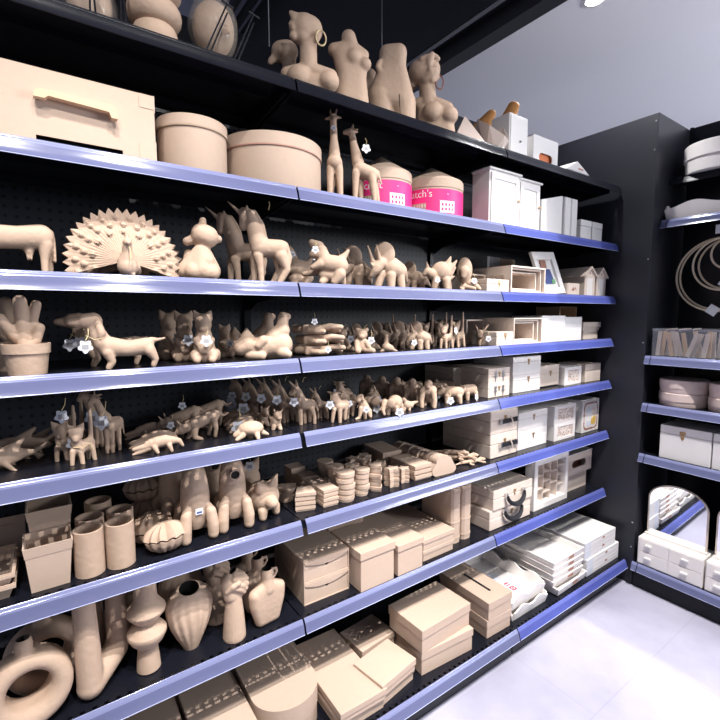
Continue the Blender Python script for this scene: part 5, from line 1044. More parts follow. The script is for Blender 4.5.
def clam():
    N, K = 60, 12
    def shell(sg, lift):
        vs, fs = [], []
        for k in range(K+1):
            q = k/K
            for i in range(N):
                a = 2*pi*i/N; fan = sin(a)*-.5+.5
                rib = 1+.075*q*cos(13*(a+pi/2)) * (.25+.75*fan)
                r = q; x = .053*r*cos(a)*rib; y = .043*r*sin(a)*rib
                z = sg*.034*(max(0, 1-r**2.2))**.62*(1+.17*cos(13*(a+pi/2))*q*fan)+lift+.0035*q**5*cos(13*(a+pi/2))*fan
                vs.append((x, y, z))
        for k in range(K):
            for i in range(N): j = (i+1) % N; fs.append((k*N+i, k*N+j, (k+1)*N+j, (k+1)*N+i))
        b = MB(); b.poly(vs, fs); bmesh.ops.remove_doubles(b.bm, verts=b.bm.verts, dist=1e-5)
        r = bmesh.ops.solidify(b.bm, geom=b.bm.faces[:], thickness=.002); return b.mesh('shell', 50)
    return shell(1, .0385), shell(-1, .0345)
CU, CL = clam(); cl0 = None
for lab, x, y, z, rz, tx, s in (('front kraft clam shell box beside the right cylinder pot', -.365, .052, 0, .15, -.16, 1.0), ('kraft clam shell box second, left behind the front clam', -.388, .130, .0, .35, -.05, 1.05), ('lower kraft clam of the rear pair', -.385, .240, .0, .2, -.05, 1.05), ('kraft clam resting on top of the rear clam', -.385, .235, .079, .1, -.08, 1.0)):
    t = thing('clam_box', lab, 'box', (x, y, Z[5]+z+.0003), rz, 'kraft clam shell boxes'); t.rotation_euler = (tx, 0, rz); t.scale = (s,)*3
    a = link('upper_shell', CU, KRAFT, t); c = link('lower_shell', CL, KRAFT, t)
    mn = min((t.rotation_euler.to_matrix() @ (v.co*s)).z for v in CL.vertices); t.location.z -= mn
def rocket(label, x, y, rz, window=False, sticker=False):
    t = thing('rocket_figure', label, 'figurine', (x, y, Z[5]+.0003), rz, 'kraft rockets')
    MB().lathe([(0, .030), (.024, .030), (.031, .045), (.0365, .075), (.0385, .105), (.0375, .132), (.0372, .133)], 44).obj('lower_body', KRAFT, t)
    MB().lathe([(.0368, .133), (.0372, .134), (.035, .155), (.029, .185), (.019, .212), (.007, .232), (0, .236)], 44).obj('nose_cone', KRAFT, t)
    me = clay('fin', [[(3.4, 9.6, 1.0, 0), (4.6, 7.6, 1.45, 0), (5.2, 4.0, 1.6, 0), (5.2, 1.4, 1.45, 0)]], vox=.0025) if 'FIN' not in MINI else MINI['FIN']
    MINI['FIN'] = me
    for k in range(4):
        f = link('fin', me, KRAFT, t); f.rotation_euler = (0, 0, pi/2*k+pi/4)
    if window:
        W = Matrix.Translation((0, -.036, .165)) @ Matrix.Rotation(pi/2+.12, 4, 'X')
        w_ = MB().lathe([(.0125, -.004), (.0125, .006), (.0155, .006), (.0165, -.004)], 28, W).obj('window_ring', KRAFT, t); MB().lathe([(0, .003), (.0125, .003), (.0125, .002), (0, .002)], 28, W).obj('window_hole', HOLE, w_, 0)
    if sticker: s = MB().box(-.010, .010, -.0402, -.0385, .078, .094).obj('price_sticker', TAG, t, 0); MB().box(-.007, .007, -.0405, -.0402, .081, .086).obj('print', BLUEPRINT, s, 0)
    return t
rocket('front kraft rocket with a small price sticker', -.282, .085, 0, False, True)
rocket('front kraft rocket with a round black window, beside the piggy bank', -.175, .090, -.1, True)
rocket('kraft rocket half hidden left behind the stickered rocket', -.318, .185, .2)
rocket('kraft rocket in the shadow between the two front rockets', -.205, .200, .1, True)
PG = [[('e')]]
PG = [('e', 0, 6.2, 0, 5.0, 4.6, 5.4), [(-1.0, 6.0, 2.0, -4.6), (-1.3, 5.8, 1.75, -5.9)], ('h', (-3.0, 9.2, 1.4, -2.2), (-4.0, 12.0, .5, -2.6), (-1.6, 9.8, 1.2, -2.4)), ('h', (2.6, 9.2, 1.4, -2.2), (3.6, 12.2, .5, -2.6), (1.2, 9.8, 1.2, -2.4)), [(-2.6, 3, 1.5, -3), (-2.8, 1.2, 1.2, -3.2)], [(2.4, 3, 1.5, -3), (2.6, 1.2, 1.2, -3.2)], [(-2.6, 3, 1.5, 3), (-2.8, 1.2, 1.2, 3.2)], [(2.4, 3, 1.5, 3), (2.6, 1.2, 1.2, 3.2)], [(0, 8, .6, 5.2), (.5, 9, .5, 6)]]
pm = clay('piggy_bank', PG, vox=.0026)
o = link('piggy_bank', pm); o.location = (-.078, .105, Z[5]-min(v.co.z for v in pm.vertices)); o.rotation_euler = (0, 0, .35); tag(o, 'front kraft piggy bank beside the windowed rocket', 'piggy bank', 'kraft piggy banks')
o2 = dup(o, 'kraft piggy bank behind, one large ear showing and a white tag', (-.080, .262, o.location.z+.0), .2); hang(o2, -.01, -.085, .125, 1.4); o2.scale = (1.12,)*3; o2.location.z = Z[5]-1.12*min(v.co.z for v in pm.vertices)
# ------------------------------------------------------------------ seventh shelf: vases
def settle(o, z): o.location.z = z+.0003-min((o.rotation_euler.to_matrix() @ v.co).z for v in o.data.vertices)
RING = [(0+6.4*cos(a), 8.5+6.3*sin(a), 2.15-.3*sin(a)) for a in [2*pi*i/26 for i in range(27)]]
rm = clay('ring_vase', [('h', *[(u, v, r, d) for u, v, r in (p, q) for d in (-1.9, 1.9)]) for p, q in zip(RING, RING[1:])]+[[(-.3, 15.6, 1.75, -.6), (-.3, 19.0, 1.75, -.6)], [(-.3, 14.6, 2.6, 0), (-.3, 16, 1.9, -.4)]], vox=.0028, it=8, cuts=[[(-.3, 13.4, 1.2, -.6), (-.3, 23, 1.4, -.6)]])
o = link('ring_vase', rm); o.location = (-.672, .050, Z[6]); o.rotation_euler = (-.06, 0, .12); settle(o, Z[6]); tag(o, 'front kraft ring-shaped vase with a round hole through it', 'vase', 'kraft ring vases')
o2 = dup(o, 'kraft ring-shaped vase standing behind the front ring vase', (-.640, .150, o.location.z), .1); 
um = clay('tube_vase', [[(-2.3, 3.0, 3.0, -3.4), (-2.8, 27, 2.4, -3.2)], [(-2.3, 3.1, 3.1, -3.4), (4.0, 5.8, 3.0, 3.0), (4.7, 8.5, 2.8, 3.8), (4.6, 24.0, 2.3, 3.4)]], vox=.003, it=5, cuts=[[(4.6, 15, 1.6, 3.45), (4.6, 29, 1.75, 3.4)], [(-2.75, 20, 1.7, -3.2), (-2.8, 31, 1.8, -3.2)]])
o = link('tube_vase', um); o.location = (-.530, .085, Z[6]); settle(o, Z[6]); tag(o, 'front kraft U-shaped tube vase between the ring vase and stacked vase', 'vase', 'kraft tube vases')
o2 = dup(o, 'kraft U-shaped tube vase in the shadow behind the front one', (-.515, .215, o.location.z), .1)
def bubble(label, x, y):
    t = thing('stacked_vase', label, 'vase', (x, y, Z[6]+.0003), 0, 'kraft stacked cone vases')
    b = MB(); b.lathe([(0, 0), (.027, 0), (.0295, .003), (.0275, .03), (.024, .062), (.026, .066), (.040, .083), (.0475, .098), (.0480, .103), (.0475, .107), (.030, .130), (.027, .134), (.030, .138), (.0465, .158), (.0480, .164), (.0465, .169), (.034, .186), (.0285, .196), (.0275, .215), (.0275, .268), (.0255, .270), (.023, .266), (.022, .20), (0, .20)], 48); b.obj('body', KRAFT, t, 28)
bubble('front kraft vase of stacked cones beside the shell vase', -.421, .068); bubble('kraft vase of stacked cones in the shadow behind the front one', -.420, .23)
def shellvase():
    N, K = 84, 26; vs, fs = [], []
    def wz(q): return .021+.044*sin(min(1, q/.76)*pi/2)**1.05 if q < .76 else .032+.033*cos((q-.76)/.24*pi/2)**.7
    def dz(q): return .019+.017*sin(pi*min(1, q*.96))
    for s in (0, 1):
        for k in range(K+1):
            q = k/K if s == 0 else 1-.8*k/K
            for i in range(N):
                a = 2*pi*i/N; rib = 1+(.085*min(1, q*2)*(1-q**4)*cos(15*a) if s == 0 else 0); m = 1 if s == 0 else .84
                e = abs(cos(a))**1.0*(1 if cos(a) > 0 else -1)
                vs.append((wz(q)*e*m, dz(q)*sin(a)*rib*m, .172*q+.011*q**4*sin(a)))
    for s in (0, 1):
        o = s*(K+1)*N
        for k in range(K):
            for i in range(N): j = (i+1) % N; fs.append((o+k*N+i, o+k*N+j, o+(k+1)*N+j, o+(k+1)*N+i))
    o = (K+1)*N
    for i in range(N): j = (i+1) % N; fs.append((K*N+i, K*N+j, o+j, o+i))
    fs += [tuple(range(N))[::-1], tuple(range(o+K*N, o+K*N+N))]
    b = MB(); b.poly(vs, fs); return b, K*N
for lab, x, y, rz, s in (('front kraft scallop shell vase with an open top', -.308, .085, .05, 1.0), ('kraft scallop shell vase in the shadow behind the front one', -.305, .200, .15, 1.0)):
    b, n0 = shellvase(); o = b.obj('shell_vase', KRAFT, None, 45); o.data.materials.append(HOLE)
    for p in o.data.polygons[n0:2*n0]: p.material_index = 1
    o.data.polygons[len(o.data.polygons)-1].material_index = 1
    o.location = (x, y, Z[6]+.0003); o.rotation_euler = (0, 0, rz); tag(o, lab, 'vase', 'kraft shell vases')
hv = clay('hand_vase', [[(0, .6, 3.3, 0), (.1, 7, 2.8, 0), (.2, 12, 2.2, 0)], ('h', (-.6, 13, 2.2, 0), (.9, 13, 2.1, 0), (-1.5, 17.4, 2.0, .2), (1.2, 17.8, 2.0, .2)), ('h', (-1.5, 17.4, 2.0, .2), (1.2, 17.8, 2.0, .2), (-.9, 19.0, 1.4, .3), (.6, 19.2, 1.4, .3)),
    [(.2, 19.3, .85, -.9), (2.4, 18.6, .85, -1.2), (3.2, 17.2, .8, -1.9)], [(-.3, 18.2, .85, -1.6), (2.2, 17.2, .88, -1.9), (3.2, 15.9, .8, -2.1)], [(-.5, 17.0, .85, -1.9), (1.9, 15.9, .88, -2.2), (2.9, 14.7, .78, -2.1)], [(-.5, 15.8, .8, -2.0), (1.4, 14.7, .82, -2.2), (2.3, 13.7, .72, -2.0)], [(-2.0, 15.0, 1.0, -.8), (-1.0, 16.6, .85, -2.2), (.4, 17.2, .7, -2.7)]], vox=.0020, it=4, flat=True,
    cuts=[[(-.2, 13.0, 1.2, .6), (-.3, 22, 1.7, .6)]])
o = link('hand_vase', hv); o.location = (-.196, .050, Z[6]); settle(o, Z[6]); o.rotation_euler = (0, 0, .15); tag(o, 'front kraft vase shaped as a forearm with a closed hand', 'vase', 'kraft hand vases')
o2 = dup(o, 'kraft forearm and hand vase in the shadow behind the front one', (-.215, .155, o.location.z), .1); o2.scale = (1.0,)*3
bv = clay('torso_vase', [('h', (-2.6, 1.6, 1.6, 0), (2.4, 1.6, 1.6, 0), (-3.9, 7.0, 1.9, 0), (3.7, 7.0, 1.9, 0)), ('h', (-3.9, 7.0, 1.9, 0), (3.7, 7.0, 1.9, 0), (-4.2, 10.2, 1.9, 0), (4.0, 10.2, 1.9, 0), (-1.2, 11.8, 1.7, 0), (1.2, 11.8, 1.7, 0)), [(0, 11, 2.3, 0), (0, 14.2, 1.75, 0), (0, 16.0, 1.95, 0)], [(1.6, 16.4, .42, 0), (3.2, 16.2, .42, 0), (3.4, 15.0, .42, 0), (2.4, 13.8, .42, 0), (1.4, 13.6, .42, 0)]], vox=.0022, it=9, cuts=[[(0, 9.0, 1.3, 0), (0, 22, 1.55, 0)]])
o = link('torso_vase', bv); o.location = (-.092, .050, Z[6]); settle(o, Z[6]); o.rotation_euler = (0, 0, .12); tag(o, 'front kraft torso-shaped vase with a small loop handle', 'vase', 'kraft torso vases')
dup(o, 'middle kraft torso vase, just behind the front one', (-.092, .125, o.location.z), .1); dup(o, 'rearmost kraft torso vase, its rim and loop showing', (-.098, .195, o.location.z), .05)
# ------------------------------------------------------------------ seventh shelf: kraft boxes, books, cases
def drawer_chest(label, z):
    t = thing('drawer_chest', label, 'box', (.033, .052, Z[6]+z+.0003), -.02, 'kraft drawer chests'); w, d, h = .170, .235, .0725
    b = MB(); b.box(0, .003, 0, d, 0, h); b.box(w-.003, w, 0, d, 0, h); b.box(.003, w-.003, 0, d, h-.003, h); b.box(.003, w-.003, 0, d, 0, .003); b.box(.003, w-.003, d-.003, d, .003, h-.003); b.obj('carcass', CARD, t, 0)
    n = 20; arc = [(.004+(w-.008)*i/n, h-.008-.016*sin(pi*i/n)**.8) for i in range(n+1)]
    dr = MB().prism([(.004, .004), (w-.004, .004)]+arc[::-1], .003, .0055, 'y').obj('drawer', CARD, t, 0)
    MB().prism([(.004, h-.003)]+arc+[(w-.004, h-.003)], -.0012, .0018, 'y').obj('front_apron', CARD, t, 0)
    c = (w/2, h-.0255); MB().prism([(c[0]-.008, c[1]+.002), (c[0]+.008, c[1]+.002), (c[0]+.006, c[1]-.004), (c[0], c[1]-.008), (c[0]-.006, c[1]-.004)], .0022, .0031, 'y').obj('finger_notch', HOLE, dr, 0)
drawer_chest('lower kraft drawer chest with a curved front and black finger notch', 0)
drawer_chest('upper kraft drawer chest with a curved front, stacked on its twin', .0728)
lidbox('lidded_box', 'tall cubic kraft box with a deep lid, right of the drawer chests', .217, .000, Z[6], .150, .19, .140, .027, CARD, over=.004)
lidbox('tall_kraft_box', 'tall kraft box standing behind the cubic lidded one', .225, .22, Z[6], .16, .12, .215, .02, CARD)
lidbox('lidded_box', 'kraft box with a lid between the cubic one and the flat pair', .378, .000, Z[6], .126, .26, .116, .024, CARD, over=.004)
lidbox('flat_lidded_box', 'lower wide flat kraft box beside the book boxes', .518, .020, Z[6], .166, .30, .043, .016, CARD, over=.003)
lidbox('flat_lidded_box', 'upper wide flat kraft box beside the book boxes', .516, .018, Z[6]+.0433, .168, .30, .044, .018, CARD, over=.003)
for i, x in enumerate((.700, .764)):
    t = thing('book_box', ('kraft book-shaped box with banded spine, the left of the pair', 'kraft book-shaped box with banded spine, next to the wooden cases')[i], 'box', (x, .050, Z[6]+.0003), -.03, 'kraft book boxes'); h = .229; w = .058
    sp = [(0, .022), (.004, .008), (.014, .001), (w/2, -.001), (w-.014, .001), (w-.004, .008), (w, .022)]
    MB().prism(sp+[(w, .18), (w-.003, .18), (w-.003, .03), (.003, .03), (.003, .18), (0, .18)], 0, h, 'z').obj('cover', CARD, t, 25)
    MB().box(.0035, w-.0035, .031, .175, .004, h-.010).obj('inner_box', CARD, t, 0)
    for z in (.018, .084, .150, .205):
        b = MB(); b.prism([(p[0]+(p[0]-w/2)*.05, p[1]-.0015) for p in sp]+[(w+.001, .03), (-.001, .03)], z, z+.006, 'z'); b.obj('spine_band', CARD, t, 25)
case('lower wooden case with a hanging dark handle, seventh shelf', .915, .032, Z[6], .290, .25, .088, hy=.78)
case('upper wooden case with a hanging dark handle, seventh shelf', .930, .026, Z[6]+.0885, .276, .25, .088, hy=.55)
t = thing('compartment_frame', 'white display frame divided into small compartments, seventh shelf', 'frame', (1.243, .040, Z[6]+.0003), 0); W_, H_, D_ = .285, .240, .05
b = MB(); b.ring([(0, 0), (W_, 0), (W_, H_), (0, H_)], [(.026, .026), (W_-.020, .026), (W_-.020, H_-.022), (.026, H_-.022)], 0, D_, 'y'); b.obj('frame', WHITEWOOD, t, 0)
MB().box(.01, W_-.01, D_-.002, D_+.003, .01, H_-.01).obj('back_board', WHITEWOOD, t, 0)
x0, x1, z0, z1 = .026, W_-.020, .026, H_-.022; xs = [x0+(x1-x0)*q for q in (.27, .52, .76)]
for x in xs: MB().box(x-.002, x+.002, .012, D_-.002, z0, z1).obj('divider', WOOD, t, 0)
for a, c, zs in ((x0, xs[0], (.34, .68)), (xs[0], xs[1], (.22, .50, .75)), (xs[1], xs[2], (.40, .70)), (xs[2], x1, (.30, .55, .80))):
    for q in zs: MB().box(a+.002, c-.002, .012, D_-.002, z0+(z1-z0)*q-.002, z0+(z1-z0)*q+.002).obj('divider', WOOD, t, 0)
def slotcrate(label, x, y, z, w, d, h, m, slot):
    t = thing('slotted_crate', label, 'crate', (x, y, z+.0003), 0); b = MB()
    if slot: holed_front(b, w, h, .006, stad(w*.48, h*.50, .068, .019))
    else: b.box(0, w, 0, .006, 0, h)
    b.box(0, .006, .006, d, 0, h); b.box(w-.006, w, .006, d, 0, h); b.box(.006, w-.006, d-.006, d, 0, h); b.box(.006, w-.006, .006, d-.006, 0, .005); b.obj('body', m, t, 0)
    MB().box(-.002, w+.002, -.002, d+.002, h, h+.005).obj('lid', WHITEWOOD, t, 0)
    if slot: MB().box(.01, w-.01, .05, .052, .006, h-.006).obj('liner', FRET, t, 0)
slotcrate('lower pale wooden crate beside the compartment frame', 1.566, .080, Z[6], .215, .20, .088, WOOD, False)
slotcrate('upper pale wooden crate with an oblong hand slot', 1.556, .062, Z[6]+.0945, .240, .22, .106, WOOD, True)
# ------------------------------------------------------------------ bottom shelf
B = Z[7]
def lb(name, label, x, y, w, d, h, lid, rz=0, z=0, m=CARD, over=.003, **k): return lidbox(name, label, x, y, B+z, w, d, h, lid, m, over=over, rz=rz, **k)
lb('flat_lidded_box', 'kraft lidded box at the far left of the bottom shelf', -.55, -.06, .215, .30, .105, .03)
lb('lidded_box', 'wide kraft lidded box left of the round-fronted box', -.325, -.095, .165, .31, .112, .03)
lb('lidded_box', 'kraft lidded box in the dark, left of the round-fronted box at the back', -.43, .26, .20, .11, .11, .03)
t = thing('round_front_box', 'large kraft box with a bowed round front on the bottom shelf', 'box', (-.152, .042, B+.0003), -.02)
o = [(0, 0)]+[(.105-.105*cos(a), -.092*sin(a)) for a in [pi*i/18 for i in range(1, 18)]]+[(.21, 0), (.21, .22), (0, .22)]
MB().prism([(.105+(x-.105)*.985, y*.985+.001) for x, y in o], 0, .085, 'z').obj('body', CARD, t, 30); MB().prism(o, .060, .122, 'z').obj('lid', CARD, t, 30)
lb('flat_lidded_box', 'lower flat kraft box of the pair right of the round-fronted one', .068, -.105, .170, .33, .038, .015, 0)
lb('flat_lidded_box', 'upper flat kraft box of the pair right of the round-fronted one', .064, -.112, .174, .335, .038, .020, -.02, .0383)
lb('flat_lidded_box', 'kraft box lowest of the two under the turned front one', .235, -.10, .16, .115, .042, .015, .16)
lb('lidded_box', 'turned kraft lidded box in front, between the flat pair and tall stack', .222, -.112, .172, .135, .044, .024, .16, .0423)
lb('lidded_box', 'kraft lidded box behind the turned front one', .262, .055, .165, .13, .078, .024, .10)
lb('lidded_box', 'lower large kraft box of the tall stack on the bottom shelf', .420, -.082, .250, .185, .088, .030, -.07)
lb('lidded_box', 'upper large kraft box of the tall stack, turned slightly', .416, -.088, .258, .180, .088, .034, .035, .0883)
for i, z in enumerate((0, .0755)):
    t = lb('slot_box', ('lower kraft tissue box in front of the wavy trays', 'upper kraft tissue box with a dark slot in its lid')[i], .754+.002*i, -.096-.004*i, .146, .27, .075, .032, -.03+.02*i, z)
    if i: MB().prism([(.073+x, .125+y) for x, y in [(-.005, -.072), (.005, -.072), (.006, -.066), (.006, .066), (.005, .072), (-.005, .072), (-.006, .066), (-.006, -.066)]], .0752, .0757, 'z').obj('slot', HOLE, t, 0)
def wavytray(label, x, y, z, w, d, h, rz=0, m=WHITEWOOD, root=None, tilt=0):
    t = thing('wavy_tray', label, 'tray', (x, y, z+.0003), rz, 'white trays with wavy rims'); t.rotation_euler = (tilt, 0, rz)
    def wall(n, p, q, th, amp, cyc):
        b = MB(); vs = []; P, Q = Vector(p), Vector(q); out = Vector((Q.y-P.y, P.x-Q.x)).normalized()
        for i in range(n+1):
            c = P.lerp(Q, i/n); zt = h*.80+h*amp*cos(2*pi*cyc*i/n+pi)
            for o, zz in ((out*0, 0), (out*.012, zt), (out*.012-out*th, zt), (-out*th, .002)): vs.append((c.x+o.x, c.y+o.y, zz))
        fs = [(0, 1, 2, 3), tuple(4*n+k for k in (3, 2, 1, 0))]
        for i in range(n):
            for k in range(4): l = (k+1) % 4; fs.append((4*i+k, 4*i+l, 4*i+4+l, 4*i+4+k))
        return b.poly(vs, fs)
    for a, c, cy in (((0, 0), (w, 0), 2), ((w, 0), (w, d), 3), ((w, d), (0, d), 2), ((0, d), (0, 0), 3)): wall(36, a, c, .006, .15, cy).obj('side', m, t, 0)
    MB().box(0, w, 0, d, 0, .005).obj('base', m, t, 0); return t
wavytray('lower white wavy-rimmed tray beside the tissue boxes', .925, -.088, B, .235, .33, .062)
tw = wavytray('upper white wavy-rimmed tray holding a red and white leaflet', .918, -.080, B+.040, .240, .33, .066, .02)
o = MB().box(0, .10, 0, .15, 0, .0012).obj('leaflet', TAG, None, 0); o.location = (.975, -.005, B+.0465); o.rotation_euler = (0, 0, -.03); tag(o, 'white leaflet with a red emblem lying in the wavy tray', 'leaflet')
MB().box(.070, .098, .002, .030, .0012, .0017).obj('red_emblem', RED, o, 0); MB().lathe([(.005, .0017), (.009, .0017), (.009, .0020), (.005, .0020)], 20, Matrix.Translation((.084, .016, 0))).obj('emblem_ring', TAG, o, 0); MB().box(.072, .098, .052, .060, .0012, .0017).box(.072, .098, .040, .045, .0012, .0017).obj('red_lettering', RED, o, 0); MB().box(.008, .060, .05, .12, .0012, .0016).obj('grey_picture', GREY, o, 0)
def flattray(label, z, x=1.209, y=-.095, rz=0, tilt=0):
    t = thing('serving_tray', label, 'tray', (x, y, B+z+.0003), rz, 'white serving trays in a stack'); t.rotation_euler = (0, tilt, rz); w, d, h = .252, .36, .036; s = .010; b = MB()
    o0 = [(s, s), (w-s, s), (w-s, d-s), (s, d-s)]; o1 = [(0, 0), (w, 0), (w, d), (0, d)]; th = .006
    i0 = [(s+th, s+th), (w-s-th, s+th), (w-s-th, d-s-th), (s+th, d-s-th)]; i1 = [(th, th), (w-th, th), (w-th, d-th), (th, d-th)]
    vs = [(*p, 0) for p in o0]+[(*p, h) for p in o1]+[(*p, .005) for p in i0]+[(*p, h) for p in i1]; f = [(3, 2, 1, 0), (8, 9, 10, 11)]
    for i in range(4): j = (i+1) % 4; f += [(i, j, 4+j, 4+i), (4+i, 4+j, 12+j, 12+i), (12+i, 12+j, 8+j, 8+i)]
    b.poly(vs, f); b.obj('body', WHITEWOOD, t, 0)
    MB().prism(stad(w*.58, h*.62, .022, .006), .0020, .0052, 'y').obj('hand_slot', FRET, t, 0)
for i, z in enumerate((.004, .034, .064, .094, .124)): flattray(('slightly tilted white serving tray at the bottom of its stack', 'white serving tray second from the bottom of its stack', 'white serving tray in the middle of its stack', 'white serving tray second from the top of its stack', 'white serving tray on top of its stack')[i], z, 1.209+(.012 if i == 0 else .0), -.095-(.02 if i == 0 else 0), .02 if i == 0 else 0, -.012 if i == 0 else 0)
for i, (x, y, w, lab) in enumerate(((1.490, -.098, .312, 'white flat lidded box at the bottom of the stack by the corner panel'), (1.490, -.098, .312, 'white flat lidded box second from the bottom by the corner panel'), (1.474, -.092, .300, 'white flat lidded box second from the top by the corner panel'), (1.474, -.092, .300, 'white flat lidded box on top of the stack by the corner panel'))):
    t = lb('white_flat_box', lab, x, y, w, .34, .0422, .016, 0, .0424*i, WHITE, .0)
    MB().prism([(w*.55, .022), (w*.55+.026, .022), (w*.55+.021, .030), (w*.55+.013, .033), (w*.55+.005, .030)], -.0006, 0, 'y').obj('thumb_notch', FRET, t, 0)
    MB().box(-.0004, .055, -.0005, .0, .001, .041).obj('clear_corner_sticker', TAG, t, 0)
# ------------------------------------------------------------------ corner gondola goods
X = lambda x, y, z: Matrix.Translation((x, y, z))
t = thing('wooden_tub', 'round whitewashed wooden tub with lid on the highest corner shelf', 'tub', (2.045, -.335, 2.0573)); r = .134
MB().lathe([(0, 0), (r-.008, 0), (r-.006, .066)], 64).obj('body', WHITEWOOD, t); MB().lathe([(r-.006, .062), (r, .062), (r, .125), (r-.003, .128), (0, .128)], 64).obj('lid', WHITEWOOD, t)
o = wavytray('white wavy-rimmed tray on the corner shelf above the hoops', 1.925, -.178, 1.8473, .46, .20, .082, -pi/2)
for i, (y, z, r, x, lab) in enumerate(((-.370, 1.565, .172, 2.035, 'large pale rattan hoop hanging on the corner shelf wall, outermost'), (-.374, 1.572, .168, 2.055, 'large pale rattan hoop hanging close behind the outermost one'), (-.392, 1.605, .122, 2.020, 'middle sized pale rattan hoop inside the large one'), (-.394, 1.610, .118, 2.075, 'middle sized pale rattan hoop behind the first middle one'), (-.405, 1.675, .072, 2.045, 'small pale rattan hoop nearest the hook'))):
    t = MB().tube([(0, r*cos(a), r*sin(a)) for a in [2*pi*k/64 for k in range(64)]], .0048, 8, True).obj('rattan_hoop', HOOPM, None); t.location = (x, y, z-0*r); t.location.z = 1.752-r; tag(t, lab, 'hoop', 'rattan hoops on the hook')
    if i in (0, 2):
        g = MB().box(-.004, -.003, -.022, .022, -.022, .022, 0, X(0, .085 if i == 2 else .06, -.09 if i == 2 else -.155) @ Matrix.Rotation(.6, 4, 'X')).obj('price_tag', TAG, t, 0); g['label'] = 'square white price tag'
        g.location = (-.006, -.10 if i == 2 else -.05, 0 if i == 2 else -.012)
t = thing('wall_hook', 'black prong hook carrying the rattan hoops, with a clear ticket', 'hook', (2.18, -.40, 1.752)); MB().tube([(0, 0, 0), (-.20, 0, 0), (-.215, 0, .008)], .004, 8).obj('prong', BLACK, t); MB().box(-.222, -.220, -.03, .03, .01, .05).obj('ticket_holder', TAG, t, 0)
t = thing('stick_bin', 'clear plastic bin full of pale wooden sticks on the corner shelf', 'bin', (1.835, -.185, 1.1903)); w, d, h = .18, .275, .135; b = MB()
for a in ((0, .003, -d, 0, 0, h), (w-.003, w, -d, 0, 0, h), (.003, w-.003, -.003, 0, 0, h), (.003, w-.003, -d, -d+.003, 0, h), (.003, w-.003, -d+.003, -.003, 0, .003)): b.box(*a)
b.obj('bin', CLEAR, t, 0); MB().ring([(-.003, -d-.003), (w+.003, -d-.003), (w+.003, .003), (-.003, .003)], [(.001, -d+.001), (w-.001, -d+.001), (w-.001, -.001), (.001, -.001)], h-.010, h, 'z').obj('rim', CLEAR, t, 0)
random.seed(5)
sl = ['leaning far left', 'leaning left', 'upright near the left', 'slanting in the left half', 'upright left of the middle', 'tilted just left of the middle', 'upright in the middle', 'tilted right of the middle', 'upright right of the middle', 'slanting in the right half', 'upright near the right', 'broad in the right part', 'leaning right', 'leaning at the far right', 'behind at the far right', 'behind at the far left']
for k, s_ in enumerate(sl):
    o = MB().box(-.003, .003, -.009, .009, 0, .110+.012*random.random(), .0008).obj('wooden_stick', [WOOD, OAK, WOODX][k % 3], None, 0); o.location = (1.85+.012*(k % 4), -.205-.0155*k, 1.195); o.rotation_euler = (random.uniform(-.32, .32)*(1 if 1 < k < 13 else .3), random.uniform(0, .12), random.uniform(-.2, .2)); tag(o, f'pale wooden stick in the clear bin, {s_}', 'stick', 'wooden sticks in the clear bin')
for k in range(3):
    o = MB().tube([(0, 0, 0), (.01, -.02, .004), (.0, -.05, .007)], .003, 6).obj('wood_shaving', WOODX, None); o.location = (1.87+.02*k, -.225-.05*k, 1.319); o.rotation_euler = (0, .0, .6*k); tag(o, ('pale wood shaving on top of the sticks, left one', 'pale wood shaving on top of the sticks, middle one', 'pale wood shaving on top of the sticks, right one')[k], 'shaving', 'wood shavings')
PINKWOOD = woodmat('rosy_bentwood', (.64, .50, .46), (.74, .62, .58))
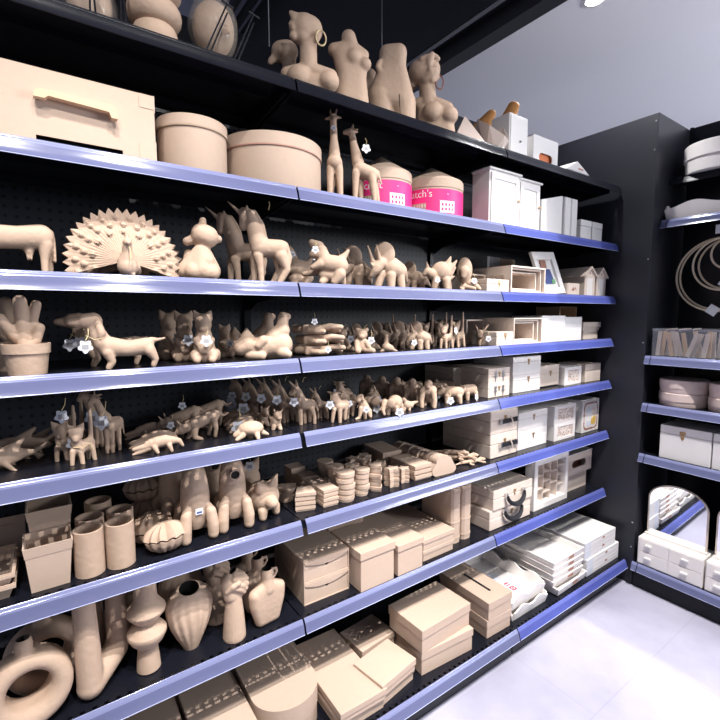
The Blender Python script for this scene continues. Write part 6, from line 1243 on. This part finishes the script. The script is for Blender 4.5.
for i, (y, z, lab) in enumerate(((-.300, 0, 'lower round bentwood box, left stack under the stick bin'), (-.300, .064, 'upper round bentwood box, left stack under the stick bin'), (-.503, 0, 'lower round bentwood box, right stack at the picture edge'), (-.503, .064, 'upper round bentwood box, right stack at the picture edge'))):
    t = thing('bentwood_box', lab, 'box', (1.925, y, .9553+z), 0, 'round bentwood boxes'); r = .100
    MB().lathe([(0, 0), (r-.005, 0), (r-.003, .004), (r-.003, .028)], 56).obj('body', PINKWOOD, t); MB().lathe([(r-.003, .026), (r, .026), (r, .060), (r-.004, .0635), (0, .0635)], 56).obj('lid', PINKWOOD, t)
for i, y in enumerate((-.247, -.459)):
    t = thing('white_clasp_box', ('white box with a brown emblem clasp on the corner shelf, left one', 'white box on the corner shelf cut by the picture edge')[i], 'box', (1.828, y, .7003), -pi/2, 'white boxes on the corner shelf')
    MB().box(0, .206, 0, .19, 0, .125, .002).obj('body', WHITE, t); MB().box(0, .206, 0, .19, .126, .163, .002).obj('lid', WHITE, t)
    clasp(t, .094, .128, BRASS, 0, 1.5)
for i, y in enumerate((-.184, -.470)):
    t = thing('mirror_chest', ('white drawer chest with an arched mirror on the lowest corner shelf', 'white mirror chest cut off by the right picture edge')[i], 'chest', (1.815, y, .1323), -pi/2, 'mirror chests'); w, d, h = .278, .135, .140
    MB().box(0, w, 0, d, 0, h, .002).obj('body', WHITEWOOD, t)
    for ix in range(2):
        for iz in range(2):
            dr = MB().box(.004+ix*.136, .138+ix*.136, -.003, 0, .006+iz*.066, .068+iz*.066, .001).obj('drawer', WHITEWOOD, t, 0)
            cx = (.050 if ix == 0 else .070)+ix*.136; cz = .040+iz*.066; MB().box(cx-.014, cx+.014, -.013, -.003, cz-.003, cz+.006, .001).obj('knob', WHITE, dr, 0)
    def arch(w0, h0, hh, n=22):
        return [(w/2-w0, h0), (w/2+w0, h0)]+[(w/2+w0*cos(a), hh+w0*.72*sin(a)) for a in [pi*k/n for k in range(n+1)]]
    M_ = X(0, d*.55, 0) @ Matrix.Rotation(rad(2), 4, 'X')
    m_ = MB().prism(arch(.128, h-.01, .335), 0, .008, 'y', M_).obj('mirror_frame', WOOD, t, 30); MB().prism(arch(.121, h-.004, .335), -.0015, 0, 'y', M_).obj('mirror', MIRROR, m_, 0)
    MB().box(.006, w-.006, d*.40, d*.55, h, h+.010).obj('mirror_ledge', WHITEWOOD, t, 0)
